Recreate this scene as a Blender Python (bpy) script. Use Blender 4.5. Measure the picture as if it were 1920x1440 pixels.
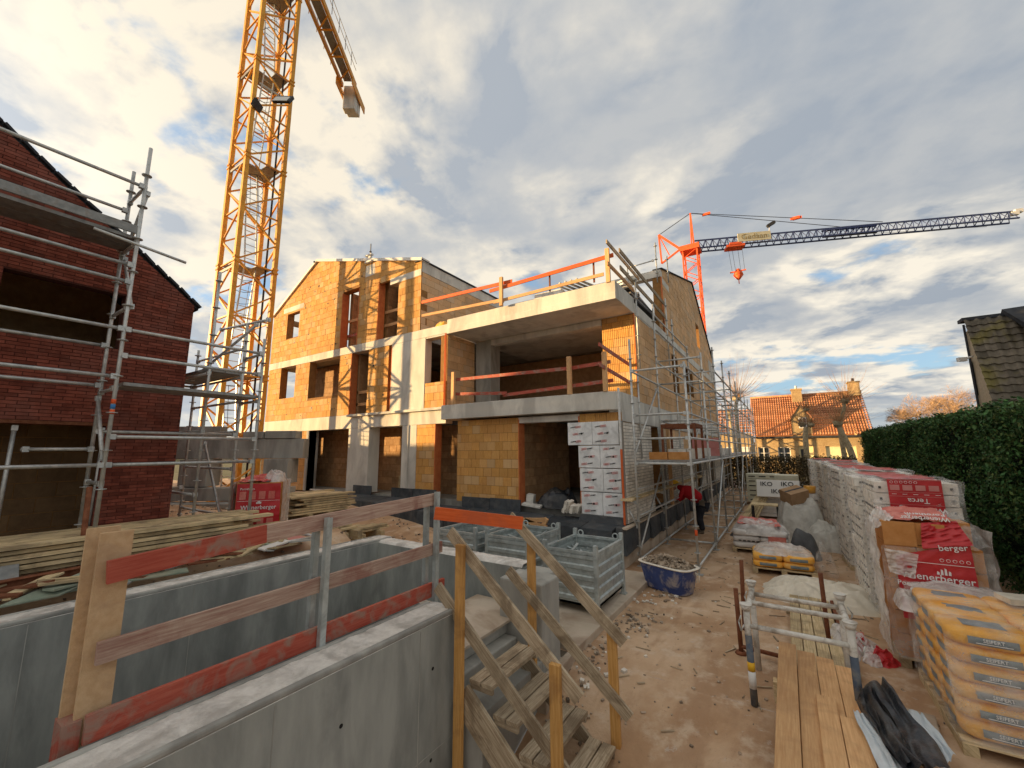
import bpy, math, random
from math import sin, cos, pi, radians as rad
from mathutils import Vector as V, Matrix, noise
random.seed(7)
S = bpy.context.scene
for o in list(bpy.data.objects): bpy.data.objects.remove(o)

# ------------------------------------------------------------------ camera
FPX, PIT, ROL, YAW, EYE = 770.25, rad(9.1196), rad(-0.37975), rad(33.1887), 2.4
fw = V((-sin(YAW)*cos(PIT), cos(YAW)*cos(PIT), sin(PIT)))
_r = V((cos(YAW), sin(YAW), 0)); _u = _r.cross(fw)
rt = _r*cos(ROL)+_u*sin(ROL); up = -_r*sin(ROL)+_u*cos(ROL)
cd = bpy.data.cameras.new('camera'); cam = bpy.data.objects.new('camera', cd)
S.collection.objects.link(cam); S.camera = cam
m = Matrix((rt, up, -fw)).transposed().to_4x4(); m.translation = V((0, 0, EYE)); cam.matrix_world = m
cd.sensor_width = 36; cd.lens = FPX/1920*36; cd.clip_start = .05; cd.clip_end = 3000

def at(px, py, x=None, y=None, z=None):
    """survey: the point of the place seen at a photo pixel, on a known plane"""
    d = fw*FPX+rt*(px-960)+up*(720-py)
    if x is not None: t = x/d.x
    elif y is not None: t = y/d.y
    else: t = (z-EYE)/d.z
    return V((0, 0, EYE))+d*t

# ------------------------------------------------------------------ light
SUN_EL, KX, KY = rad(6.0), .885, .466        # low evening sun, travelling +x +y
w = bpy.data.worlds.new('World'); S.world = w; w.use_nodes = True
nt = w.node_tree; N = nt.nodes; L = nt.links; N.clear()
def nn(t, **k):
    n = N.new(t)
    for a, b in k.items(): setattr(n, a, b)
    return n
def mth(op, a, b=None, c=None, clamp=False):
    n = N.new('ShaderNodeMath'); n.operation = op; n.use_clamp = clamp
    for i, v in enumerate((a, b, c)):
        if v is None: continue
        if isinstance(v, (int, float)): n.inputs[i].default_value = v
        else: L.new(v, n.inputs[i])
    return n.outputs[0]
def vmt(op, a, b):
    n = N.new('ShaderNodeVectorMath'); n.operation = op
    for i, v in enumerate((a, b)):
        if isinstance(v, tuple): n.inputs[i].default_value = v
        else: L.new(v, n.inputs[i])
    return n
def mixc(f, a, b, bt='MIX'):
    n = N.new('ShaderNodeMix'); n.data_type = 'RGBA'; n.blend_type = bt
    for i, v in ((0, f), (6, a), (7, b)):
        if isinstance(v, (int, float)): n.inputs[i].default_value = v
        elif isinstance(v, tuple): n.inputs[i].default_value = (*v, 1)
        else: L.new(v, n.inputs[i])
    return n.outputs[2]
def ramp(f, *st):
    n = N.new('ShaderNodeValToRGB'); L.new(f, n.inputs[0]); e = n.color_ramp.elements
    while len(e) < len(st): e.new(.5)
    for i, (p, v) in enumerate(st):
        e[i].position = p; e[i].color = (v, v, v, 1) if isinstance(v, (int, float)) else (*v, 1)
    n.color_ramp.interpolation = 'EASE'
    return n.outputs[0]
def nz(vec, sc, det=6, ro=.55, dist=0):
    n = nn('ShaderNodeTexNoise'); L.new(vec, n.inputs['Vector']); n.inputs['Scale'].default_value = sc
    n.inputs['Detail'].default_value = det; n.inputs['Roughness'].default_value = ro; n.inputs['Distortion'].default_value = dist
    return n.outputs[0]
SKX, SKY_ = 9.1, 3.3
tc = nn('ShaderNodeTexCoord'); D = tc.outputs['Generated']
sky = nn('ShaderNodeTexSky', sky_type='NISHITA', sun_disc=False)
sky.sun_elevation = rad(9); sky.sun_rotation = math.atan2(-KX, -KY); sky.dust_density = 1.2; sky.ozone_density = 2.2; sky.air_density = 1.0
sep = nn('ShaderNodeSeparateXYZ'); L.new(D, sep.inputs[0])
zz = mth('MAXIMUM', sep.outputs[2], 0.0)
den = mth('ADD', zz, .16)
cmb = nn('ShaderNodeCombineXYZ'); L.new(mth('DIVIDE', sep.outputs[0], den), cmb.inputs[0]); L.new(mth('DIVIDE', sep.outputs[1], den), cmb.inputs[1])
cmb.inputs[2].default_value = 3.7
P = cmb.outputs[0]
wv = nz(P, .9, 3, .5); 
Pw = vmt('ADD', P, (0, 0, 0)); 
wn = nn('ShaderNodeTexNoise'); L.new(P, wn.inputs['Vector']); wn.inputs['Scale'].default_value = 1.1; wn.inputs['Detail'].default_value = 3
wsub = vmt('SUBTRACT', wn.outputs[1], (.5, .5, .5)); wsc = nn('ShaderNodeVectorMath', operation='SCALE'); L.new(wsub.outputs[0], wsc.inputs[0]); wsc.inputs[3].default_value = .30
PW = vmt('ADD', P, wsc.outputs[0]).outputs[0]
# stretch the bands across the view
mp = nn('ShaderNodeMapping'); L.new(PW, mp.inputs[0]); mp.inputs['Location'].default_value = (SKX, SKY_, 0); mp.inputs['Rotation'].default_value = (0, 0, rad(-20)); mp.inputs['Scale'].default_value = (1.0, 1.12, 1)
Q = mp.outputs[0]
big = nz(Q, .55, 3, .5); det = nz(Q, 2.6, 10, .55); fine = nz(Q, 7, 8, .5)
Qs = vmt('ADD', Q, (.12, .06, 0)).outputs[0]; det2 = nz(Qs, 2.6, 10, .55)
dens = mth('ADD', mth('MULTIPLY', big, .50), mth('ADD', mth('MULTIPLY', det, .50), mth('MULTIPLY', fine, .12)))
cover = ramp(dens, (.42, 0), (.495, 1))
thick = ramp(dens, (.475, 0), (.64, 1))
side = mth('ADD', mth('MULTIPLY', mth('SUBTRACT', det, det2), 4.2), .5, clamp=True)
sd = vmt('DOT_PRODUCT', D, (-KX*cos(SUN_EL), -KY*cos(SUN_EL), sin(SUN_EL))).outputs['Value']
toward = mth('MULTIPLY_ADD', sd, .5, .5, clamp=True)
litc = mixc(toward, (.57, .53, .455), (.565, .505, .405))
shdc = mixc(toward, (.195, .225, .265), (.29, .31, .335))
lf = mth('MULTIPLY', mth('SUBTRACT', 1.0, mth('MULTIPLY', thick, .86)), mth('ADD', mth('MULTIPLY', side, 1.6), .02), clamp=True)
cl = mixc(lf, shdc, litc)
SK = nn('ShaderNodeVectorMath', operation='SCALE'); L.new(sky.outputs[0], SK.inputs[0]); SK.inputs[3].default_value = .52
hor = mth('MULTIPLY', cover, ramp(zz, (0.0, .6), (.10, 1)))
CS = nn('ShaderNodeVectorMath', operation='SCALE'); L.new(cl, CS.inputs[0]); CS.inputs[3].default_value = 3.2
col = mixc(hor, mixc(.6, SK.outputs[0], (.66, .96, 1.30)), CS.outputs[0])
# the broken evening cloud is brightest round the low sun
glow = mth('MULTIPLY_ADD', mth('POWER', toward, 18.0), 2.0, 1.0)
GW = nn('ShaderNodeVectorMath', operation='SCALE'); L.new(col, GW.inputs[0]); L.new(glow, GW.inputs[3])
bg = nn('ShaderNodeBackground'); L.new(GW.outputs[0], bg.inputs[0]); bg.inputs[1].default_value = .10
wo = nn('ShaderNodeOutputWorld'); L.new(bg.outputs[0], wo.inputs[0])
sl = bpy.data.lights.new('sun', 'SUN'); sl.energy = 2.05; sl.angle = rad(.55); sl.color = (1, .66, .30)
so = bpy.data.objects.new('sun', sl); S.collection.objects.link(so)
so.rotation_euler = V((KX*cos(SUN_EL), KY*cos(SUN_EL), -sin(SUN_EL))).to_track_quat('-Z', 'Y').to_euler()
vs = S.view_settings; vs.view_transform = 'Standard'; vs.look = 'None'; vs.exposure = 2.42; vs.gamma = 1; vs.use_curve_mapping = False
S.render.engine = 'CYCLES'; S.cycles.max_bounces = 7; S.cycles.transparent_max_bounces = 12

# ------------------------------------------------------------------ materials
M = {}
def mat(name, c1, c2=None, sc=3., rough=.8, bump=0., rnd=.0, uv=None, metal=0., stain=None, stain_sc=.6, stain_amt=.5, det=6, lo=.35, hi=.65, hue=None, bsc=None, bdist=.01, spec=.18, ribs=0, alpha=None, drip=False):
    """c1/c2 mixed by noise, rnd = piece-to-piece brightness, stain = worn patches with a shape of their own"""
    mt = bpy.data.materials.new(name); mt.use_nodes = True; t = mt.node_tree; n = t.nodes; l = t.links
    b = n['Principled BSDF']; b.inputs['Roughness'].default_value = rough; b.inputs['Metallic'].default_value = metal
    b.inputs['Specular IOR Level'].default_value = spec
    if uv: src = n.new('ShaderNodeUVMap').outputs[0]
    else: src = n.new('ShaderNodeNewGeometry').outputs['Position']
    mpp = n.new('ShaderNodeMapping'); l.new(src, mpp.inputs[0]); mpp.inputs['Scale'].default_value = uv if uv else ((1, 1, .25) if drip else (1, 1, 1))
    def noise_(s, d, vec=None, dist=0):
        q = n.new('ShaderNodeTexNoise'); l.new(vec or mpp.outputs[0], q.inputs['Vector']); q.inputs['Scale'].default_value = s; q.inputs['Detail'].default_value = d; q.inputs['Roughness'].default_value = .6; q.inputs['Distortion'].default_value = dist; return q.outputs[0]
    def rmp(f, a, bb):
        q = n.new('ShaderNodeMapRange'); l.new(f, q.inputs[0]); q.inputs[1].default_value = a; q.inputs[2].default_value = bb; return q.outputs[0]
    def mx(f, a, bb, bt='MIX'):
        q = n.new('ShaderNodeMix'); q.data_type = 'RGBA'; q.blend_type = bt
        for i, v in ((0, f), (6, a), (7, bb)):
            if isinstance(v, (int, float)): q.inputs[i].default_value = v
            elif isinstance(v, tuple): q.inputs[i].default_value = (*v, 1)
            else: l.new(v, q.inputs[i])
        return q.outputs[2]
    f = noise_(sc, det)
    c = mx(rmp(f, lo, hi), c1, c2 or c1)
    if rnd or hue:
        at_ = n.new('ShaderNodeAttribute'); at_.attribute_name = 'rnd'
        if hue: c = mx(rmp(at_.outputs['Fac'], .55, .95), c, hue)
        if rnd:
            q = n.new('ShaderNodeMapRange'); l.new(at_.outputs['Fac'], q.inputs[0]); q.inputs[3].default_value = 1-rnd; q.inputs[4].default_value = 1+rnd
            wn_ = n.new('ShaderNodeTexWhiteNoise'); wn_.noise_dimensions = '1D'; l.new(at_.outputs['Fac'], wn_.inputs['W']); l.new(wn_.outputs[0], q.inputs[0])
            sc_ = n.new('ShaderNodeVectorMath'); sc_.operation = 'SCALE'; l.new(c, sc_.inputs[0]); l.new(q.outputs[0], sc_.inputs[3]); c = sc_.outputs[0]
    if stain:
        g = n.new('ShaderNodeNewGeometry'); m2 = n.new('ShaderNodeMapping'); l.new(g.outputs['Position'], m2.inputs[0]); m2.inputs['Scale'].default_value = (1, 1, .35 if drip else 1)
        s_ = noise_(stain_sc, 8, m2.outputs[0], .6)
        q = n.new('ShaderNodeMath'); q.operation = 'MULTIPLY'; l.new(rmp(s_, .48, .62), q.inputs[0]); q.inputs[1].default_value = stain_amt
        q.use_clamp = True; c = mx(q.outputs[0], c, stain)
    l.new(c, b.inputs['Base Color'])
    if bump:
        bn = n.new('ShaderNodeBump'); bn.inputs['Strength'].default_value = bump; bn.inputs['Distance'].default_value = bdist
        hgt = noise_(bsc or sc*4, 8)
        if ribs:
            s_ = n.new('ShaderNodeSeparateXYZ'); l.new(n.new('ShaderNodeUVMap').outputs[0], s_.inputs[0])
            q = n.new('ShaderNodeMath'); q.operation = 'SINE'; q2 = n.new('ShaderNodeMath'); q2.operation = 'MULTIPLY'; q2.inputs[1].default_value = ribs; l.new(s_.outputs[1], q2.inputs[0]); l.new(q2.outputs[0], q.inputs[0])
            q3 = n.new('ShaderNodeMath'); q3.operation = 'MULTIPLY_ADD'; q3.inputs[1].default_value = .9; l.new(q.outputs[0], q3.inputs[0]); l.new(hgt, q3.inputs[2]); hgt = q3.outputs[0]
        l.new(hgt, bn.inputs['Height']); l.new(bn.outputs[0], b.inputs['Normal'])
    if alpha is not None:
        q = n.new('ShaderNodeMapRange'); l.new(noise_(sc*1.7, 6), q.inputs[0]); q.inputs[1].default_value = .35; q.inputs[2].default_value = .7
        q.inputs[3].default_value = alpha[0]; q.inputs[4].default_value = alpha[1]; l.new(q.outputs[0], b.inputs['Alpha'])
    M[name] = mt
    return mt
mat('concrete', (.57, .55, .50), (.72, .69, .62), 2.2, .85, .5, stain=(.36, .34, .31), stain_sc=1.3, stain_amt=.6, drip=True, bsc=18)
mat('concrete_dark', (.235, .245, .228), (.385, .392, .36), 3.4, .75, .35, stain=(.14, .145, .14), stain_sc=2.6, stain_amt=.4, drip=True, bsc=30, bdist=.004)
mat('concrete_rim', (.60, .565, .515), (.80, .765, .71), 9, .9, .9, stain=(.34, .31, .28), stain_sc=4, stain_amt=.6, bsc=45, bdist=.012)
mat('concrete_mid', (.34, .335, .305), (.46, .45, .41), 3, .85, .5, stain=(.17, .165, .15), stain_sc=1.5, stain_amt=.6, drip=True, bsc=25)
mat('paving', (.46, .38, .29), (.58, .49, .39), 1.8, .9, .6, stain=(.27, .18, .12), stain_sc=1.3, stain_amt=.6, bsc=22)
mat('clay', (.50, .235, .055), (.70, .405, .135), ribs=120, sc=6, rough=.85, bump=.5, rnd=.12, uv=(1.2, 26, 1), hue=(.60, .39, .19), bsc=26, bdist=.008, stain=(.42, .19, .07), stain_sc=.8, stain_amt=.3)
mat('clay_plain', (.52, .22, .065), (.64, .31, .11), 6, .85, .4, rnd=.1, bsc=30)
mat('clay_shaded_side', (.60, .35, .165), (.80, .53, .30), 5, .85, .5, rnd=.12, uv=(1.2, 20, 1), hue=(.62, .44, .28), bsc=26, bdist=.008, stain=(.46, .26, .12), stain_sc=.7, stain_amt=.4)  # paler copy of clay, brightens the walls turned away from the sun
mat('clay_room_shade', (.36, .21, .105), (.48, .30, .16), 6, .9, .5, rnd=.18, bsc=26)  # inner walls: same clay, indoor shade darkened into the colour
mat('clay_void_shade', (.15, .09, .045), (.21, .13, .065), 5, .9, .4, rnd=.15, bsc=26)  # clay with the shade of the brick house's lower void put into its colour
mat('clay_joint', (.24, .12, .045), (.32, .17, .06), 8, .95, .3)
mat('clay_red', (.50, .14, .05), (.60, .20, .07), 6, .85, .3, rnd=.15)
mat('red_brick', (.175, .046, .030), (.255, .074, .048), 9, .9, .5, rnd=.30, stain=(.27, .12, .095), stain_sc=1.1, stain_amt=.35, bsc=60, bdist=.004)
mat('red_joint', (.085, .03, .024), (.11, .045, .035), 8, .95, .3)
mat('white_brick', (.64, .59, .51), (.82, .77, .69), 9, .9, .4, rnd=.14, bsc=50)
mat('grey_joint', (.27, .25, .22), None, 5, .95, .2)
mat('wood_new', (.58, .32, .145), (.72, .45, .225), 3, .75, .35, rnd=.16, uv=(1.2, 22, 1), stain=(.36, .20, .10), stain_sc=2.2, stain_amt=.4)
mat('wood_orange', (.50, .25, .07), (.64, .37, .13), 3, .6, .35, rnd=.12, uv=(1.2, 20, 1), stain=(.22, .11, .05), stain_sc=3.2, stain_amt=.45)
mat('wood_grey', (.30, .22, .14), (.54, .44, .31), 3, .85, .6, rnd=.16, uv=(1.5, 26, 1), stain=(.15, .105, .065), stain_sc=4, stain_amt=.6)
mat('wood_red', (.36, .065, .042), (.46, .115, .075), 3, .6, .3, rnd=.10, uv=(1.5, 18, 1), stain=(.33, .22, .17), stain_sc=6.5, stain_amt=.85)
mat('wood_vivid', (.62, .10, .022), (.72, .15, .04), 3, .55, .3, rnd=.08, uv=(1.5, 18, 1), stain=(.42, .10, .05), stain_sc=3, stain_amt=.5)
mat('wood_worn', (.36, .21, .165), (.56, .42, .33), 3, .85, .5, rnd=.1, uv=(1.3, 22, 1), stain=(.24, .08, .06), stain_sc=2.5, stain_amt=.6)
mat('chipboard', (.58, .38, .21), (.66, .46, .27), 30, .8, .4, rnd=.06, stain=(.38, .25, .16), stain_sc=5, stain_amt=.4)
mat('plank_dirty', (.46, .34, .18), (.70, .56, .34), 3, .85, .5, rnd=.25, uv=(1.2, 22, 1), stain=(.20, .15, .10), stain_sc=3, stain_amt=.6)
mat('steel', (.42, .43, .42), (.58, .59, .57), 12, .45, .2, metal=.55, stain=(.66, .64, .60), stain_sc=9, stain_amt=.7, rnd=.16)
mat('steel_dull', (.24, .245, .24), (.36, .36, .345), 10, .6, .2, metal=.35, stain=(.22, .16, .12), stain_sc=5, stain_amt=.5, rnd=.2)
mat('galvanised', (.42, .47, .465), (.56, .61, .60), 9, .42, .15, metal=.45, stain=(.26, .27, .26), stain_sc=7, stain_amt=.5, rnd=.08)
mat('rust', (.145, .05, .025), (.24, .095, .05), 14, .9, .5, rnd=.15)
mat('white_paint_steel', (.56, .53, .47), (.70, .67, .61), 10, .5, .3, stain=(.30, .25, .20), stain_sc=9, stain_amt=.8)
mat('blue_paint_steel', (.05, .07, .11), (.11, .13, .16), 10, .5, .2, stain=(.20, .18, .15), stain_sc=9, stain_amt=.7)
mat('crane_yellow', (.72, .33, .045), (.80, .41, .07), 5, .5, .1, stain=(.48, .20, .05), stain_sc=3, stain_amt=.5, rnd=.1)
mat('crane_red', (.78, .11, .03), (.84, .15, .05), 4, .5, .05)
mat('crane_blue', (.035, .05, .13), (.06, .08, .19), 4, .45, .05)
mat('cream_sign', (.62, .55, .36), (.70, .63, .44), 3, .6)
mat('dark_text', (.02, .02, .02), None, 3, .6)
mat('gold_text', (.30, .22, .10), None, 3, .6)
mat('red_text', (.62, .07, .05), None, 3, .6)
mat('white_text', (.80, .78, .76), None, 3, .6)
mat('membrane', (.045, .052, .060), (.075, .085, .095), 4, .55, .5, stain=(.16, .15, .14), stain_sc=3, stain_amt=.35, rnd=.2, bsc=9, bdist=.02)
mat('black_film', (.008, .010, .014), (.02, .024, .03), 4, .30, .7, spec=.4, bsc=6, bdist=.03, stain=(.10, .09, .08), stain_sc=3, stain_amt=.5)
mat('white_film', (.50, .56, .60), (.66, .71, .74), 4, .4, .6, bsc=6, bdist=.03)
mat('tarp', (.66, .60, .49), (.80, .74, .62), 3, .42, .8, bsc=5, bdist=.03, stain=(.40, .35, .27), stain_sc=3, stain_amt=.5)
mat('grey_tarp', (.075, .08, .085), (.14, .145, .15), 3, .5, .8, bsc=8, bdist=.03)
mat('big_bag', (.58, .57, .52), (.74, .73, .68), 3, .65, .8, bsc=8, bdist=.03, stain=(.38, .36, .33), stain_sc=4, stain_amt=.5)
mat('foil', (.72, .74, .74), (.86, .87, .87), 5, .38, .5, bsc=12, bdist=.01, stain=(.45, .46, .46), stain_sc=4, stain_amt=.5, spec=.5)
mat('foam_edge', (.20, .20, .18), (.34, .33, .30), 16, .6, .6)
mat('film', (.80, .78, .75), (.90, .88, .85), 3, .20, .9, bsc=5, bdist=.04, alpha=(.04, .40), spec=.6)
mat('film_milky', (.78, .74, .70), (.90, .87, .83), 3, .25, .9, bsc=5, bdist=.05, alpha=(.35, .85), spec=.6)
mat('label_red', (.48, .016, .022), (.56, .03, .035), 3, .4, .5, bsc=6, bdist=.02, spec=.5)
mat('label_pale_red', (.60, .15, .12), (.70, .27, .22), 6, .4, .8, bsc=10, bdist=.03)
mat('pink_panel', (.54, .20, .18), (.62, .28, .26), 4, .5)
mat('cardboard', (.34, .215, .12), (.42, .275, .16), 5, .85, .2)
mat('sack', (.86, .40, .05), (.93, .50, .10), 6, .45, .8, rnd=.06, bsc=14, bdist=.02, stain=(.86, .60, .28), stain_sc=5, stain_amt=.45)
mat('sack_label', (.16, .19, .20), (.26, .30, .31), 12, .45, .4)
mat('sack_white', (.60, .57, .54), (.74, .71, .67), 6, .5, .8, bsc=12, bdist=.02)
mat('tub_blue', (.04, .06, .17), (.06, .09, .24), 4, .5, .2, stain=(.36, .32, .31), stain_sc=4.2, stain_amt=1.0)
mat('tub_rim', (.66, .60, .50), (.74, .69, .60), 9, .6)
mat('rubble', (.22, .165, .115), (.42, .34, .26), 8, .95, .3, rnd=.45)
mat('hedge_leaf', (.024, .066, .022), (.065, .145, .042), 1.6, .6, 0, rnd=.6, lo=.3, hi=.7, hue=(.095, .12, .035))
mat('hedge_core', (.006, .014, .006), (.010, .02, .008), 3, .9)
mat('brown_leaf', (.045, .035, .02), (.10, .075, .035), 3, .8, 0, rnd=.5)
mat('bark', (.27, .22, .14), (.42, .35, .23), 9, .9, .6, stain=(.13, .11, .07), stain_sc=5, stain_amt=.5)
mat('twig', (.30, .17, .085), (.42, .25, .13), 5, .85, rnd=.3)
mat('twig_pink', (.36, .23, .13), (.46, .31, .19), 5, .85, rnd=.3)
mat('tile_orange', (.38, .165, .085), (.50, .245, .13), 3, .8, .2, rnd=.22, stain=(.30, .08, .03), stain_sc=1.2, stain_amt=.4)
mat('tile_dark', (.10, .085, .065), (.16, .135, .105), 5, .85, .4, rnd=.22, stain=(.19, .16, .045), stain_sc=1.1, stain_amt=.75, bsc=30)
mat('slate', (.03, .032, .038), (.05, .052, .06), 5, .7, .2)
mat('yellow_brick', (.36, .25, .13), (.50, .37, .20), 14, .9, .4, rnd=.15, stain=(.26, .17, .09), stain_sc=2, stain_amt=.5)
mat('buff_brick', (.42, .34, .24), (.54, .45, .33), 14, .9, .4, rnd=.12)
mat('white_frame', (.72, .70, .66), None, 3, .5)
mat('glass_dark', (.03, .04, .045), (.06, .07, .075), 2, .08, spec=.8)
mat('garage_door', (.74, .66, .40), (.78, .70, .44), 3, .6)
mat('jacket', (.42, .015, .022), (.50, .025, .03), 9, .85, .4)
mat('trousers', (.02, .021, .028), (.04, .042, .05), 8, .9, .4)
mat('skin', (.45, .26, .18), None, 8, .6)
mat('helmet', (.75, .42, .03), None, 3, .35)
mat('boot', (.10, .08, .06), (.20, .16, .12), 9, .85)
mat('dark_steel', (.03, .03, .032), (.06, .06, .06), 5, .5, metal=.3)
mat('lamp_glass', (.45, .46, .44), None, 3, .15, spec=.6)
mat('green_sheet', (.20, .25, .19), (.32, .36, .28), 5, .5, .4, stain=(.42, .38, .27), stain_sc=2, stain_amt=.6)
mat('cream_bag', (.58, .56, .42), (.68, .66, .52), 5, .7, .5)
mat('orange_tube', (.62, .13, .04), None, 3, .5)
mat('blue_dot', (.06, .22, .5), None, 3, .5)
mat('profile_white', (.62, .63, .62), (.7, .7, .68), 6, .5, .1, stain=(.4, .36, .3), stain_sc=9, stain_amt=.5)

# ------------------------------------------------------------------ mesh builder
OFF = {}
class MB:
    def __init__(s): s.v = []; s.f = []; s.uv = []; s.r = []; s.sm = []
    def face(s, pts, uvs, r=0., smooth=False):
        i = len(s.v); s.v += [tuple(p) for p in pts]; s.f.append(tuple(range(i, i+len(pts)))); s.uv += uvs; s.r.append(r); s.sm.append(smooth)
    def hexa(s, a, r=None, L_=None):
        """a = 8 corners: bottom 4 ccw, top 4 ccw"""
        r = random.random() if r is None else r
        i = len(s.v); s.v += [tuple(p) for p in a]; ou, ov = r*37, r*11
        ex = [(a[1]-a[0]).length, (a[3]-a[0]).length, (a[4]-a[0]).length]; ax = max(range(3), key=lambda k: ex[k])
        e = [(a[1]-a[0]).normalized() if ex[0] else V((1, 0, 0)), (a[3]-a[0]).normalized() if ex[1] else V((0, 1, 0)), (a[4]-a[0]).normalized() if ex[2] else V((0, 0, 1))]
        o1, o2 = [k for k in range(3) if k != ax]
        def co(p): q = p-a[0]; return (q.dot(e[ax])+ou, q.dot(e[o1])+q.dot(e[o2])+ov)
        for q in ((0, 3, 2, 1), (4, 5, 6, 7), (0, 1, 5, 4), (1, 2, 6, 5), (2, 3, 7, 6), (3, 0, 4, 7)):
            s.f.append(tuple(i+k for k in q)); s.uv += [co(a[k]) for k in q]; s.r.append(r); s.sm.append(False)
        return s
    def box(s, x0, x1, y0, y1, z0, z1, r=None):
        return s.hexa([V(p) for p in ((x0, y0, z0), (x1, y0, z0), (x1, y1, z0), (x0, y1, z0), (x0, y0, z1), (x1, y0, z1), (x1, y1, z1), (x0, y1, z1))], r)
    def obox(s, c, sx, sy, sz, rz=0, rx=0, ry=0, r=None):
        R_ = Matrix.Rotation(rz, 3, 'Z') @ Matrix.Rotation(ry, 3, 'Y') @ Matrix.Rotation(rx, 3, 'X'); c = V(c)
        return s.hexa([c+R_ @ V((x*sx/2, y*sy/2, z*sz/2)) for x, y, z in ((-1, -1, -1), (1, -1, -1), (1, 1, -1), (-1, 1, -1), (-1, -1, 1), (1, -1, 1), (1, 1, 1), (-1, 1, 1))], r)
    def beam(s, p0, p1, wd, ht, upv=(0, 0, 1), r=None):
        """wd along the sideways axis, ht along upv"""
        p0 = V(p0); p1 = V(p1); d = (p1-p0).normalized(); u_ = V(upv); sd_ = d.cross(u_)
        if sd_.length < 1e-4: sd_ = d.cross(V((1, 0, 0)))
        sd_.normalize(); u2 = sd_.cross(d)
        a = sd_*wd/2; b = u2*ht/2
        return s.hexa([p0-a-b, p1-a-b, p1+a-b, p0+a-b, p0-a+b, p1-a+b, p1+a+b, p0+a+b], r)
    def tube(s, p0, p1, r0, r1=None, n=8, caps=True, r=None):
        p0 = V(p0); p1 = V(p1); r1 = r0 if r1 is None else r1; d = p1-p0; ln = d.length; d.normalize(); rr = random.random() if r is None else r
        q = d.orthogonal().normalized(); b = d.cross(q); i = len(s.v)
        for P_, R_ in ((p0, r0), (p1, r1)):
            for k in range(n): t = 2*pi*k/n; s.v.append(tuple(P_+(q*cos(t)+b*sin(t))*R_))
        for k in range(n):
            k2 = (k+1) % n; s.f.append((i+k, i+k2, i+n+k2, i+n+k)); u_ = k/n*.5; s.uv += [(rr, u_), (rr, u_+.5/n), (rr+ln, u_+.5/n), (rr+ln, u_)]; s.r.append(rr); s.sm.append(n > 5)
        if caps:
            s.f.append(tuple(i+k for k in reversed(range(n)))); s.uv += [(0, 0)]*n; s.r.append(rr); s.sm.append(False)
            s.f.append(tuple(i+n+k for k in range(n))); s.uv += [(0, 0)]*n; s.r.append(rr); s.sm.append(False)
        return s
    def path(s, pts, rad_, n=6):
        for a, b in zip(pts[:-1], pts[1:]): s.tube(a, b, rad_, n=n)
        return s
    def prism(s, poly, O, U, W, Nn, dep, r=None):
        """poly of (u,v) extruded from the face plane inwards by dep (along -Nn)"""
        r = random.random() if r is None else r; k = len(poly); O = V(O); U = V(U); W = V(W); Nn = V(Nn); i = len(s.v)
        fr = [O+U*a+W*b for a, b in poly]
        s.v += [tuple(p) for p in fr]+[tuple(p-Nn*dep) for p in fr]; ou = r*37
        flip = U.cross(W).dot(Nn) < 0
        def add(ix, uvs):
            if flip: ix = ix[::-1]; uvs = uvs[::-1]
            s.f.append(tuple(i+q for q in ix)); s.uv += uvs; s.r.append(r); s.sm.append(False)
        add(list(range(k)), [(b+ou, a) for a, b in poly])
        add([k+q for q in reversed(range(k))], [(b+ou, a) for a, b in reversed(poly)])
        for q in range(k):
            q2 = (q+1) % k; e = (V(poly[q2])-V(poly[q])).length
            add([q, k+q, k+q2, q2], [(ou, 0), (ou+dep, 0), (ou+dep, e), (ou, e)])
        return s
    def grid(s, fn, nu, nv, smooth=True, r=0., closed=False):
        i = len(s.v)
        for a in range(nu+1):
            for b in range(nv+1): s.v.append(tuple(fn(a/nu, b/nv)))
        for a in range(nu):
            for b in range(nv):
                q = i+a*(nv+1)+b; s.f.append((q, q+nv+1, q+nv+2, q+1)); s.uv += [(a/nu, b/nv), ((a+1)/nu, b/nv), ((a+1)/nu, (b+1)/nv), (a/nu, (b+1)/nv)]; s.r.append(r); s.sm.append(smooth)
        return s
    def build(s, name, mt, parent=None, label=None, kind=None, bevel=0):
        me = bpy.data.meshes.new(name); o_ = OFF.get(parent.name if parent else None, V((0, 0, 0)))
        vv = [(a-o_.x, b-o_.y, c-o_.z) for a, b, c in s.v] if o_.length else s.v
        me.from_pydata(vv, [], s.f)
        ul = me.uv_layers.new(name='UVMap'); ul.data.foreach_set('uv', [c for p in s.uv for c in p])
        ra = me.attributes.new('rnd', 'FLOAT', 'FACE'); ra.data.foreach_set('value', s.r)
        me.polygons.foreach_set('use_smooth', s.sm)
        me.materials.append(M[mt]); me.update()
        o = bpy.data.objects.new(name, me); S.collection.objects.link(o)
        if parent: o.parent = parent; OFF[o.name] = o_
        if label: o['label'] = label
        if kind: o['kind'] = kind
        if bevel:
            bm_ = o.modifiers.new('edge', 'BEVEL'); bm_.width = bevel; bm_.segments = 2; bm_.limit_method = 'ANGLE'
        return o
def thing(name, label, cat, loc=(0, 0, 0), group=None):
    o = bpy.data.objects.new(name, None); S.collection.objects.link(o); o.location = loc; o.empty_display_size = .1
    o['label'] = label; o['category'] = cat; OFF[o.name] = V(loc)
    if group: o['group'] = group
    return o
def tag(o, label, cat, group=None):
    o['label'] = label; o['category'] = cat
    if group: o['group'] = group
    return o
def dup(o, loc=None, rz=None, label=None, group=None, parent=None):
    c = o.copy(); S.collection.objects.link(c)
    if parent: c.parent = parent
    if loc is not None: c.location = loc
    if rz is not None: c.rotation_euler = (0, 0, rz)
    if label: c['label'] = label
    if group: c['group'] = group
    for ch in o.children: dup(ch, parent=c)
    return c
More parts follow.
